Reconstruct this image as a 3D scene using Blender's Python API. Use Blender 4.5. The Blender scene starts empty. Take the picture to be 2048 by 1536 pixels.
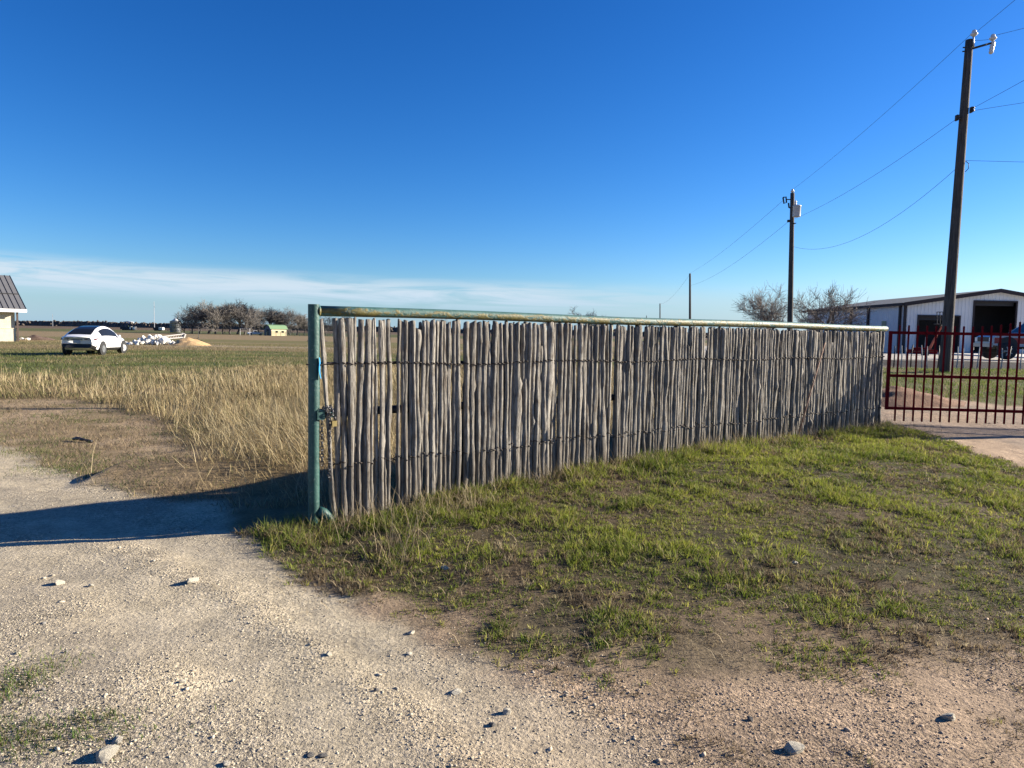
import bpy, math, random
import numpy as np
from mathutils import Vector, Matrix

random.seed(11)
rng = np.random.default_rng(11)
scn = bpy.context.scene
COL = scn.collection

# ------------------------------------------------------------------ camera, sky, sun, exposure
FPX, PITCH, ROLL, EYE = 1420.0, math.radians(4.085), math.radians(1.03), 1.65
cam_d = bpy.data.cameras.new('camera')
cam = bpy.data.objects.new('camera', cam_d)
COL.objects.link(cam)
cam_d.sensor_width = 36.0
cam_d.lens = FPX * 36.0 / 2048.0
cam_d.clip_start = 0.05
cam_d.clip_end = 12000
cam.matrix_world = (Matrix.Translation((0, 0, EYE)) @ Matrix.Rotation(math.pi / 2 - PITCH, 4, 'X')
                    @ Matrix.Rotation(ROLL, 4, 'Z'))
scn.camera = cam

SUN_AZ = math.radians(75.0)          # clockwise from +Y (straight ahead)
SUN_EL = math.radians(19.5)
world = bpy.data.worlds.new('World')
scn.world = world
world.use_nodes = True
wn, wl = world.node_tree.nodes, world.node_tree.links
wn.clear()
w_out = wn.new('ShaderNodeOutputWorld')
w_bg = wn.new('ShaderNodeBackground')
w_bg.inputs['Strength'].default_value = 0.05
w_sky = wn.new('ShaderNodeTexSky')
w_sky.sky_type = 'NISHITA'
w_sky.sun_disc = False
w_sky.sun_elevation = SUN_EL
w_sky.sun_rotation = SUN_AZ
w_sky.altitude = 150
w_sky.air_density = 1.0
w_sky.dust_density = 0.3
w_sky.ozone_density = 3.0


def wmath(op, a, b=None, c=None):
    n = wn.new('ShaderNodeMath')
    n.operation = op
    for i, q in enumerate((a, b, c)):
        if q is None:
            continue
        if isinstance(q, (int, float)):
            n.inputs[i].default_value = q
        else:
            wl.new(q, n.inputs[i])
    return n.outputs[0]


def wramp(val, lo, hi):
    n = wn.new('ShaderNodeMapRange')
    n.interpolation_type = 'SMOOTHSTEP'
    n.inputs['From Min'].default_value = lo
    n.inputs['From Max'].default_value = hi
    wl.new(val, n.inputs['Value'])
    return n.outputs[0]


w_tc = wn.new('ShaderNodeTexCoord')
w_sep = wn.new('ShaderNodeSeparateXYZ')
wl.new(w_tc.outputs['Generated'], w_sep.inputs[0])
w_az = wmath('ARCTAN2', w_sep.outputs[0], w_sep.outputs[1])          # 0 ahead, + to the right
w_el = wmath('ARCSINE', w_sep.outputs[2])
# cirrus streaks: one long thin bank drifting down towards the right, thinner wisps around it
w_line = wmath('ADD', w_el, wmath('MULTIPLY', w_az, 0.016))          # elevation along the bank
w_cmb = wn.new('ShaderNodeCombineXYZ')
wl.new(wmath('MULTIPLY', w_az, 5.5), w_cmb.inputs[0])
wl.new(wmath('MULTIPLY', w_line, 62.0), w_cmb.inputs[1])
w_n1 = wn.new('ShaderNodeTexNoise')
w_n1.inputs['Scale'].default_value = 1.0
w_n1.inputs['Detail'].default_value = 9
w_n1.inputs['Roughness'].default_value = 0.62
w_n1.inputs['Distortion'].default_value = 0.7
wl.new(w_cmb.outputs[0], w_n1.inputs['Vector'])
w_cmb2 = wn.new('ShaderNodeCombineXYZ')
wl.new(wmath('MULTIPLY', w_az, 1.9), w_cmb2.inputs[0])
wl.new(wmath('MULTIPLY', w_line, 14.0), w_cmb2.inputs[1])
w_n2 = wn.new('ShaderNodeTexNoise')
w_n2.inputs['Scale'].default_value = 1.0
w_n2.inputs['Detail'].default_value = 3
wl.new(w_cmb2.outputs[0], w_n2.inputs['Vector'])
w_band = wmath('MULTIPLY', wramp(w_line, 0.022, 0.044), wmath('SUBTRACT', 1.0, wramp(w_line, 0.052, 0.078)))
w_left = wmath('SUBTRACT', 1.0, wramp(w_az, 0.02, 0.28))
w_dens = wmath('MULTIPLY', w_band, wmath('ADD', 0.22, wmath('MULTIPLY', w_left, 0.78)))
w_cl = wmath('MULTIPLY', wramp(wmath('ADD', w_n1.outputs[0], wmath('MULTIPLY', w_n2.outputs[0], 0.5)), 0.54, 0.86), w_dens)
w_cl = wmath('MULTIPLY', w_cl, 1.0)
w_hs = wn.new('ShaderNodeHueSaturation')
w_hs.inputs['Saturation'].default_value = 1.22
w_hs.inputs['Hue'].default_value = 0.502
wl.new(w_sky.outputs[0], w_hs.inputs['Color'])
# deep clear winter blue: per-channel response over the whole sky
w_sp = wn.new('ShaderNodeSeparateColor')
wl.new(w_hs.outputs[0], w_sp.inputs[0])
w_cb = wn.new('ShaderNodeCombineColor')
for i_, (k_, g_) in enumerate(((0.95, 1.52), (0.97, 1.25), (1.28, 1.2))):
    wl.new(wmath('MULTIPLY', wmath('POWER', wmath('MULTIPLY', w_sp.outputs[i_], 0.143), g_), k_ * 7.07), w_cb.inputs[i_])
w_mix = wn.new('ShaderNodeMix')
w_mix.data_type = 'RGBA'
wl.new(w_cl, w_mix.inputs[0])
wl.new(w_cb.outputs[0], w_mix.inputs[6])
w_mix.inputs[7].default_value = (4.9, 5.7, 6.4, 1)
w_veil = wn.new('ShaderNodeMix')
w_veil.data_type = 'RGBA'
wl.new(wmath('MULTIPLY', wmath('SUBTRACT', 1.0, wramp(w_el, -0.01, 0.085)), 0.72), w_veil.inputs[0])
wl.new(w_mix.outputs[2], w_veil.inputs[6])
w_veil.inputs[7].default_value = (2.5, 4.3, 6.1, 1)
wl.new(w_veil.outputs[2], w_bg.inputs['Color'])
wl.new(w_bg.outputs[0], w_out.inputs['Surface'])

SUN_DIR = Vector((math.sin(SUN_AZ) * math.cos(SUN_EL), math.cos(SUN_AZ) * math.cos(SUN_EL), math.sin(SUN_EL)))
sun_d = bpy.data.lights.new('sun', 'SUN')
sun_d.energy = 5.0
sun_d.angle = math.radians(0.53)
sun_d.color = (1.0, 0.90, 0.74)
sun = bpy.data.objects.new('sun', sun_d)
sun.rotation_euler = SUN_DIR.to_track_quat('Z', 'Y').to_euler()
sun.location = (40, 10, 30)
COL.objects.link(sun)

scn.view_settings.view_transform = 'Standard'
scn.view_settings.look = 'None'
scn.view_settings.gamma = 1.0
scn.view_settings.use_curve_mapping = False
scn.view_settings.exposure = 1.5
scn.render.engine = 'CYCLES'
scn.cycles.max_bounces = 6


# ------------------------------------------------------------------ small maths
def ray(px, py):
    x, y = (px - 1024) / FPX, -(py - 768) / FPX
    c, s = math.cos(ROLL), math.sin(ROLL)
    u, v = c * x - s * y, s * x + c * y
    return np.array([u, math.cos(PITCH) + v * math.sin(PITCH), -math.sin(PITCH) + v * math.cos(PITCH)])


def at_depth(px, py, Y):
    d = ray(px, py)
    t = Y / d[1]
    return np.array([d[0] * t, Y, EYE + d[2] * t])


def sstep(a, b, x):
    t = np.clip((np.asarray(x, float) - a) / (b - a), 0, 1)
    return t * t * (3 - 2 * t)


_H = np.random.default_rng(5).random((256, 256))


def vnoise(x, y):
    x, y = np.asarray(x, float), np.asarray(y, float)
    xi, yi = np.floor(x).astype(int), np.floor(y).astype(int)
    fx, fy = x - xi, y - yi
    fx, fy = fx * fx * (3 - 2 * fx), fy * fy * (3 - 2 * fy)
    a, b = _H[xi & 255, yi & 255], _H[(xi + 1) & 255, yi & 255]
    c, d = _H[xi & 255, (yi + 1) & 255], _H[(xi + 1) & 255, (yi + 1) & 255]
    return (a * (1 - fx) + b * fx) * (1 - fy) + (c * (1 - fx) + d * fx) * fy


def fbm(x, y, o=4):
    s, a, t = 0, 1, 0
    for i in range(o):
        s = s + a * vnoise(x * 2 ** i + 17.3 * i, y * 2 ** i + 5.1 * i)
        t += a
        a *= 0.5
    return s / t


# ------------------------------------------------------------------ terrain
FA = np.array([-1.626, 5.792])
FB = np.array([5.793, 11.1])
FE = (FB - FA) / np.linalg.norm(FB - FA)
FN = np.array([FE[1], -FE[0]])                 # towards the camera side
FLEN = float(np.linalg.norm(FB - FA))


def uv(x, y):
    return (x - FA[0]) * FE[0] + (y - FA[1]) * FE[1], (x - FA[0]) * FN[0] + (y - FA[1]) * FN[1]


def flat_pt(px, py):
    d = ray(px, py)
    return d[0] * -EYE / d[2], d[1] * -EYE / d[2]


TRACKS = [[flat_pt(*q) for q in pts] for pts in (
    [(760, 1700), (740, 1536), (640, 1420), (500, 1310), (360, 1220), (220, 1150), (60, 1105), (-200, 1070)],
    [(1250, 1700), (1180, 1536), (980, 1410), (800, 1310), (640, 1220), (500, 1140), (340, 1080), (120, 1040), (-200, 1000)])]


def track(x, y):
    """1 in the compacted wheel tracks of the drive"""
    d = np.full(np.shape(x), 9.0)
    for P in TRACKS:
        for (ax, ay), (bx, by) in zip(P[:-1], P[1:]):
            ex, ey = bx - ax, by - ay
            t = np.clip(((x - ax) * ex + (y - ay) * ey) / (ex * ex + ey * ey), 0, 1)
            d = np.minimum(d, np.hypot(x - ax - t * ex, y - ay - t * ey))
    return 1 - sstep(0.10, 0.36, d + 0.30 * (fbm(x * 2.1 + 8, y * 2.1 + 44, 3) - 0.5))


def hgt(x, y):
    x, y = np.asarray(x, float), np.asarray(y, float)
    u, v = uv(x, y)
    zf = 0.31 * (1 - np.exp(-np.clip(u, 0, None) / 2.6))
    front = zf * (1 - sstep(0.4, 4.6, v)) * (1 - sstep(0.0, 4.0, -v) * 0.85)
    yr = np.interp(y, [0, 9, 11.3, 15, 20, 36, 60, 100, 300, 900], [0.02, 0.22, 0.31, 0.55, 0.82, 0.70, 0.57, 0.3, -0.9, 0])
    left = front - 0.85 * sstep(60, 230, y) + 0.85 * sstep(330, 800, y)
    w = sstep(1.0, 8.0, x - 0.16 * (y - 11)) * sstep(7.5, 12, y)
    z = left * (1 - w) + yr * w
    near = 1 - sstep(30, 60, np.hypot(x, y))
    z = z + near * (0.05 * (fbm(x * 0.5, y * 0.5, 3) - 0.5) + 0.022 * (fbm(x * 2.3 + 9, y * 2.3, 3) - 0.5))
    # low bank where the drive has cut into the grass field on the left
    bank = sstep(-0.15, 0.08, x + 4.0 + 0.28 * np.sin(y * 1.1) - 0.10 * (y - 8.6)) * sstep(6.9, 7.8, y) * (1 - sstep(10.0, 13.0, y)) * (1 - sstep(-2.6, -1.2, x))
    return z + 0.17 * bank - 0.012 * track(x, y)


def gpt(px, py):
    d = ray(px, py)
    t = np.geomspace(1.0, 4000, 6000)
    z = EYE + d[2] * t
    below = np.nonzero(z < hgt(d[0] * t, d[1] * t))[0]
    k = below[0] if len(below) else len(t) - 1
    return np.array([d[0] * t[k], d[1] * t[k], float(hgt(d[0] * t[k], d[1] * t[k]))])


def poly_sd(poly, x, y):
    """signed distance, positive inside"""
    P = np.array(poly, float)
    d = np.full(x.shape, 1e9)
    ins = np.zeros(x.shape, bool)
    for i in range(len(P)):
        ax, ay = P[i]
        bx, by = P[(i + 1) % len(P)]
        ex, ey = bx - ax, by - ay
        t = np.clip(((x - ax) * ex + (y - ay) * ey) / (ex * ex + ey * ey + 1e-12), 0, 1)
        d = np.minimum(d, np.hypot(x - ax - t * ex, y - ay - t * ey))
        c = ((ay > y) != (by > y)) & (x < (bx - ax) * (y - ay) / ((by - ay) if abs(by - ay) > 1e-12 else 1e-12) + ax)
        ins ^= c
    return np.where(ins, d, -d)


def pxpoly(pts):
    return [tuple(gpt(*p)[:2]) for p in pts]


DRIVE = pxpoly([(0, 892), (106, 930), (180, 968), (262, 994), (340, 1008), (420, 1000), (470, 1030), (500, 1075), (560, 1130), (650, 1188),
                (760, 1225), (850, 1275), (960, 1335), (1130, 1385), (1290, 1440), (1420, 1535)]) + \
        [(0.9, 1.5), (0.9, -6), (-16, -6), (-16, 9.5), (-9.0, 11.6)]
DIRT = pxpoly([(0, 800), (150, 800), (300, 830), (390, 880), (430, 940), (470, 1000), (470, 1040), (300, 1010), (180, 975), (106, 937), (0, 897)]) + [(-14, 11), (-17, 15)]
KNOLL = [(-2.35, 5.35)] + pxpoly([(640, 1185), (760, 1222), (860, 1268), (960, 1315), (1120, 1350), (1330, 1365), (1560, 1350), (1800, 1355), (2048, 1330)]) + \
        [(6.0, 4.8), (9, 6.6), (9.2, 7.9)] + pxpoly([(2048, 930), (1960, 905), (1860, 868), (1790, 852)]) + \
        [(FB[0] + 0.25, FB[1] + 0.2), (FB[0] - 0.3, FB[1] + 0.3), (FA[0] - 0.1, FA[1] + 0.45), (-2.2, 6.1)]
GRANITE = [(5.4, 14.2), (4.6, 12.5), (FB[0] + 0.15, FB[1] + 0.15)] + pxpoly([(1800, 856), (1870, 873), (1960, 910), (2048, 935)]) + \
          [(9.6, 8.0), (16, 5.5), (17, 11.2), (11.4, 12.6), (9.3, 13.6), (7.6, 16.5), (4.0, 19.5), (0.5, 19.0)]


def masks(x, y):
    n = fbm(x * 1.7, y * 1.7, 4) - 0.5
    n2 = fbm(x * 5.1 + 40, y * 5.1, 3) - 0.5
    drive = sstep(-0.12, 0.14, poly_sd(DRIVE, x, y) + 0.45 * n + 0.2 * n2)
    dirt = sstep(-0.25, 0.25, poly_sd(DIRT, x, y) + 0.7 * n + 0.3 * n2)
    knoll = sstep(-0.32, 0.28, poly_sd(KNOLL, x, y) + 0.9 * n + 0.4 * n2)
    gran = sstep(-0.1, 0.15, poly_sd(GRANITE, x, y) + 0.4 * n + 0.2 * n2)
    return drive, dirt, knoll, gran


def left_field(x, y):
    """1 on the open field left of and behind the stake fence"""
    u, v = uv(x, y)
    return sstep(0.0, 0.3, -v)


# ------------------------------------------------------------------ materials
def new_mat(name):
    m = bpy.data.materials.new(name)
    m.use_nodes = True
    nt = m.node_tree
    b = nt.nodes['Principled BSDF']
    return m, nt, b


class NT:
    def __init__(s, nt):
        s.n, s.l = nt.nodes, nt.links

    def put(s, inp, v):
        if isinstance(v, (int, float)):
            inp.default_value = v
        elif isinstance(v, (tuple, list)):
            inp.default_value = tuple(v) + ((1,) if len(v) == 3 and inp.type == 'RGBA' else ())
        else:
            s.l.new(v, inp)

    def noise(s, vec, scale, detail=4, rough=0.55, dist=0.0):
        n = s.n.new('ShaderNodeTexNoise')
        if vec is not None:
            s.l.new(vec, n.inputs['Vector'])
        n.inputs['Scale'].default_value = scale
        n.inputs['Detail'].default_value = detail
        n.inputs['Roughness'].default_value = rough
        n.inputs['Distortion'].default_value = dist
        return n.outputs[0]

    def voro(s, vec, scale, feat='F1'):
        n = s.n.new('ShaderNodeTexVoronoi')
        n.feature = feat
        s.l.new(vec, n.inputs['Vector'])
        n.inputs['Scale'].default_value = scale
        return n

    def math(s, op, a, b=0.0):
        n = s.n.new('ShaderNodeMath')
        n.operation = op
        s.put(n.inputs[0], a)
        s.put(n.inputs[1], b)
        return n.outputs[0]

    def rng(s, v, lo, hi, a=0.0, b=1.0):
        n = s.n.new('ShaderNodeMapRange')
        s.put(n.inputs['Value'], v)
        n.inputs['From Min'].default_value = lo
        n.inputs['From Max'].default_value = hi
        n.inputs['To Min'].default_value = a
        n.inputs['To Max'].default_value = b
        return n.outputs[0]

    def mix(s, f, a, b, mode='MIX'):
        n = s.n.new('ShaderNodeMix')
        n.data_type = 'RGBA'
        n.blend_type = mode
        s.put(n.inputs[0], f)
        s.put(n.inputs[6], a)
        s.put(n.inputs[7], b)
        return n.outputs[2]

    def scale(s, vec, k):
        n = s.n.new('ShaderNodeMapping')
        n.inputs['Scale'].default_value = k
        s.l.new(vec, n.inputs['Vector'])
        return n.outputs[0]

    def coord(s, which='Object'):
        return s.n.new('ShaderNodeTexCoord').outputs[which]

    def attr(s, name):
        a = s.n.new('ShaderNodeAttribute')
        a.attribute_name = name
        return a

    def bump(s, h, dist, strength=1.0):
        n = s.n.new('ShaderNodeBump')
        n.inputs['Distance'].default_value = dist
        n.inputs['Strength'].default_value = strength
        s.l.new(h, n.inputs['Height'])
        return n.outputs[0]


def plain(name, col, rough=0.6, metal=0.0, var=0.12, scale=6.0, bump=0.0):
    m, nt, b = new_mat(name)
    t = NT(nt)
    c = t.coord()
    n = t.noise(c, scale, 5)
    f = t.rng(n, 0.3, 0.7, 1 - var, 1 + var)
    t.put(b.inputs['Base Color'], t.mix(1.0, col, f, 'MULTIPLY'))
    b.inputs['Roughness'].default_value = rough
    b.inputs['Metallic'].default_value = metal
    if bump:
        t.put(b.inputs['Normal'], t.bump(t.noise(c, scale * 4, 4), bump))
    return m


# ground: colour held per vertex, grain and relief from noise
M_ground, nt, b = new_mat('ground_soil')
t = NT(nt)
pos = nt.nodes.new('ShaderNodeNewGeometry').outputs['Position']
ca = t.attr('col')
gr = t.attr('gravel').outputs['Fac']
v1 = t.voro(pos, 55.0)
v2 = t.voro(pos, 150.0)
n_f = t.noise(pos, 38.0, 6, 0.7)
n_m = t.noise(pos, 4.5, 5, 0.6)
n_l = t.noise(pos, 0.9, 4, 0.6)
f = t.math('MULTIPLY', t.rng(n_f, 0.25, 0.75, 0.66, 1.34), t.rng(n_m, 0.3, 0.7, 0.80, 1.18))
f = t.math('MULTIPLY', f, t.rng(n_l, 0.3, 0.7, 0.88, 1.12))
col = t.mix(1.0, ca.outputs['Color'], f, 'MULTIPLY')
sepc = nt.nodes.new('ShaderNodeSeparateColor')
t.l.new(v1.outputs['Color'], sepc.inputs[0])
peb = t.rng(sepc.outputs[0], 0.0, 1.0, 0.62, 1.42)
sepd = nt.nodes.new('ShaderNodeSeparateColor')
t.l.new(v2.outputs['Color'], sepd.inputs[0])
peb2 = t.rng(sepd.outputs[1], 0.0, 1.0, 0.70, 1.32)
colg = t.mix(1.0, col, t.math('MULTIPLY', peb, peb2), 'MULTIPLY')
t.put(b.inputs['Base Color'], t.mix(t.math('MULTIPLY', gr, 0.85), col, colg))
b.inputs['Roughness'].default_value = 0.95
b.inputs['Specular IOR Level'].default_value = 0.15
h1 = t.math('SUBTRACT', 1.0, t.math('MULTIPLY', v1.outputs['Distance'], 1.0))
h2 = t.math('SUBTRACT', 1.0, v2.outputs['Distance'])
hh = t.math('ADD', t.math('MULTIPLY', h1, t.math('MULTIPLY', gr, 0.55)), t.math('MULTIPLY', h2, t.math('MULTIPLY', gr, 0.25)))
hh = t.math('ADD', hh, t.math('MULTIPLY', n_f, 0.9))
hh = t.math('ADD', hh, t.math('MULTIPLY', n_m, 1.6))
t.put(b.inputs['Normal'], t.bump(hh, 0.016, 0.9))


def leaf_mat(name, transl=0.35):
    m, nt, b = new_mat(name)
    t = NT(nt)
    a = t.attr('col').outputs['Color']
    t.put(b.inputs['Base Color'], a)
    b.inputs['Roughness'].default_value = 0.7
    b.inputs['Specular IOR Level'].default_value = 0.25
    tr = nt.nodes.new('ShaderNodeBsdfTranslucent')
    t.l.new(a, tr.inputs['Color'])
    mx = nt.nodes.new('ShaderNodeMixShader')
    mx.inputs[0].default_value = transl
    t.l.new(b.outputs[0], mx.inputs[1])
    t.l.new(tr.outputs[0], mx.inputs[2])
    t.l.new(mx.outputs[0], nt.nodes['Material Output'].inputs['Surface'])
    return m


M_grass = leaf_mat('grass_blade', 0.38)
M_dry = leaf_mat('dry_blade', 0.22)

M_pebble, nt, b = new_mat('pebble')
t = NT(nt)
t.put(b.inputs['Base Color'], t.attr('col').outputs['Color'])
b.inputs['Roughness'].default_value = 0.9

# weathered cedar stakes
M_stake, nt, b = new_mat('weathered_cedar')
t = NT(nt)
oc = t.coord('Object')
oi = nt.nodes.new('ShaderNodeObjectInfo')
rnd = oi.outputs['Random']
shift = nt.nodes.new('ShaderNodeVectorMath')
shift.operation = 'ADD'
t.l.new(oc, shift.inputs[0])
cx = nt.nodes.new('ShaderNodeCombineXYZ')
t.put(cx.inputs[2], t.math('MULTIPLY', rnd, 40.0))
t.put(cx.inputs[0], t.math('MULTIPLY', rnd, 9.0))
t.l.new(cx.outputs[0], shift.inputs[1])
sv = shift.outputs[0]
fib = t.noise(t.scale(sv, (1, 1, 0.045)), 150.0, 5, 0.65, 0.3)
fib2 = t.noise(t.scale(sv, (1, 1, 0.10)), 46.0, 5, 0.6, 0.6)
blot = t.noise(sv, 9.0, 4, 0.6)
base = t.mix(rnd, (0.30, 0.278, 0.245), (0.155, 0.143, 0.127))
warm = t.mix(t.rng(blot, 0.50, 0.72), base, (0.135, 0.108, 0.084))
pale = t.mix(t.rng(fib2, 0.52, 0.70), warm, (0.40, 0.375, 0.335))
crack = t.rng(fib, 0.33, 0.50)
dark = t.mix(crack, (0.035, 0.028, 0.023), pale)
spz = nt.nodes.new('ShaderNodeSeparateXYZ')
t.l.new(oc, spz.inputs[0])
low_tone = t.rng(t.math('ADD', spz.outputs[2], t.math('MULTIPLY', t.math('SUBTRACT', blot, 0.5), 0.25)), 0.46, 0.56, 0.35, 0.0)
dark = t.mix(low_tone, dark, (0.075, 0.058, 0.044))  # darker brown towards the stake bottom, with a ragged upper edge
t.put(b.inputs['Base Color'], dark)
b.inputs['Roughness'].default_value = 0.85
b.inputs['Specular IOR Level'].default_value = 0.2
hh = t.math('ADD', t.math('MULTIPLY', fib, 1.0), t.math('MULTIPLY', fib2, 1.5))
t.put(b.inputs['Normal'], t.bump(hh, 0.011, 1.0))

# old green pipe paint with lichen
def pipe_mat(name, lichen, col_a=(0.028, 0.090, 0.080), col_b=(0.065, 0.145, 0.128)):
    m, nt, b = new_mat(name)
    t = NT(nt)
    c = t.coord()
    n1 = t.noise(c, 7.0, 5, 0.6)
    n2 = t.noise(c, 42.0, 5, 0.65)
    n3 = t.noise(t.scale(c, (3.2, 6, 6)), 2.6, 4, 0.65, 0.4)
    base = t.mix(t.rng(n1, 0.35, 0.68), col_a, col_b)
    base = t.mix(t.rng(n2, 0.60, 0.72), base, (0.13, 0.185, 0.165))
    rust = t.mix(t.rng(t.noise(c, 11.0, 6, 0.7), 0.66, 0.74), base, (0.16, 0.075, 0.035))
    geo = nt.nodes.new('ShaderNodeNewGeometry')
    sp = nt.nodes.new('ShaderNodeSeparateXYZ')
    t.l.new(geo.outputs['Normal'], sp.inputs[0])
    side = t.rng(sp.outputs[2], 0.25, 0.85, 0.0, -0.20)
    lf = t.rng(t.math('ADD', t.math('ADD', n3, side), t.math('MULTIPLY', t.math('SUBTRACT', n2, 0.5), 0.35)), 0.53 - lichen, 0.60 - lichen)
    lcol = t.mix(t.rng(n2, 0.35, 0.65), (0.07, 0.07, 0.02), (0.18, 0.15, 0.045))
    lcol = t.mix(t.rng(t.noise(c, 16.0, 3), 0.55, 0.7), lcol, (0.05, 0.07, 0.03))
    t.put(b.inputs['Base Color'], t.mix(lf, rust, lcol) if lichen > -0.5 else rust)
    b.inputs['Roughness'].default_value = 0.55
    t.put(b.inputs['Normal'], t.bump(t.math('ADD', n2, t.math('MULTIPLY', lf, 0.6)), 0.004))
    return m


M_rail = pipe_mat('green_pipe_lichen', 0.10)
M_post = pipe_mat('green_pipe', -1.0, (0.008, 0.052, 0.047), (0.024, 0.092, 0.080))
M_post2 = pipe_mat('green_pipe_mossy', 0.16)
M_wire = plain('rusty_wire', (0.05, 0.04, 0.035), 0.6, 0.5)
M_chain = plain('chain_steel', (0.10, 0.10, 0.11), 0.42, 0.8, 0.3, 60)
M_brass = plain('brass', (0.62, 0.48, 0.20), 0.38, 0.85)
M_black = plain('black_metal', (0.012, 0.012, 0.014), 0.5)
M_ribbon = plain('blue_ribbon', (0.03, 0.24, 0.50), 0.45, 0, 0.08)
M_red = plain('red_gate_paint', (0.115, 0.005, 0.008), 0.8, 0, 0.3, 18)
M_red.node_tree.nodes['Principled BSDF'].inputs['Specular IOR Level'].default_value = 0.08
M_pole = None
M_galv = plain('galvanised', (0.42, 0.43, 0.44), 0.45, 0.6, 0.2, 12)
M_porc = plain('porcelain', (0.62, 0.62, 0.60), 0.3)
M_cable = plain('cable', (0.035, 0.036, 0.04), 0.6)
M_trans = plain('transformer_grey', (0.55, 0.56, 0.56), 0.45)
M_rock = plain('limestone', (0.60, 0.55, 0.45), 0.95, 0, 0.25, 30, 0.01)
M_rockg = plain('grey_stone', (0.17, 0.16, 0.15), 0.95, 0, 0.25, 30, 0.01)
M_rockr = plain('reddish_stone', (0.27, 0.14, 0.09), 0.95, 0, 0.25, 30, 0.01)
M_glass = plain('dark_glass', (0.012, 0.014, 0.018), 0.06, 0, 0.05)
M_glass.node_tree.nodes['Principled BSDF'].inputs['Specular IOR Level'].default_value = 0.08
M_rubber = plain('rubber', (0.02, 0.02, 0.021), 0.85, 0, 0.2)
M_trim = plain('black_trim', (0.015, 0.015, 0.016), 0.6)
M_rim = plain('alloy', (0.30, 0.31, 0.32), 0.4, 0.7)
M_carwhite = plain('white_car_paint', (0.80, 0.80, 0.80), 0.22, 0, 0.02)
M_carwhite.node_tree.nodes['Principled BSDF'].inputs['Coat Weight'].default_value = 0.6
M_tail = plain('tail_lamp', (0.10, 0.012, 0.012), 0.15)
M_plate = plain('licence_plate', (0.35, 0.36, 0.38), 0.5)
M_truckgrey = plain('grey_truck_paint', (0.36, 0.38, 0.41), 0.3, 0.1, 0.04)
M_truckred = plain('red_stripe', (0.30, 0.025, 0.02), 0.35)

M_pole, nt, b = new_mat('creosote_pole')
t = NT(nt)
c = t.coord()
g = t.noise(t.scale(c, (1, 1, 0.05)), 34.0, 6, 0.7)
t.put(b.inputs['Base Color'], t.mix(t.rng(g, 0.35, 0.65), (0.022, 0.019, 0.017), (0.105, 0.092, 0.08)))
b.inputs['Roughness'].default_value = 0.9
t.put(b.inputs['Normal'], t.bump(g, 0.02))


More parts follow.
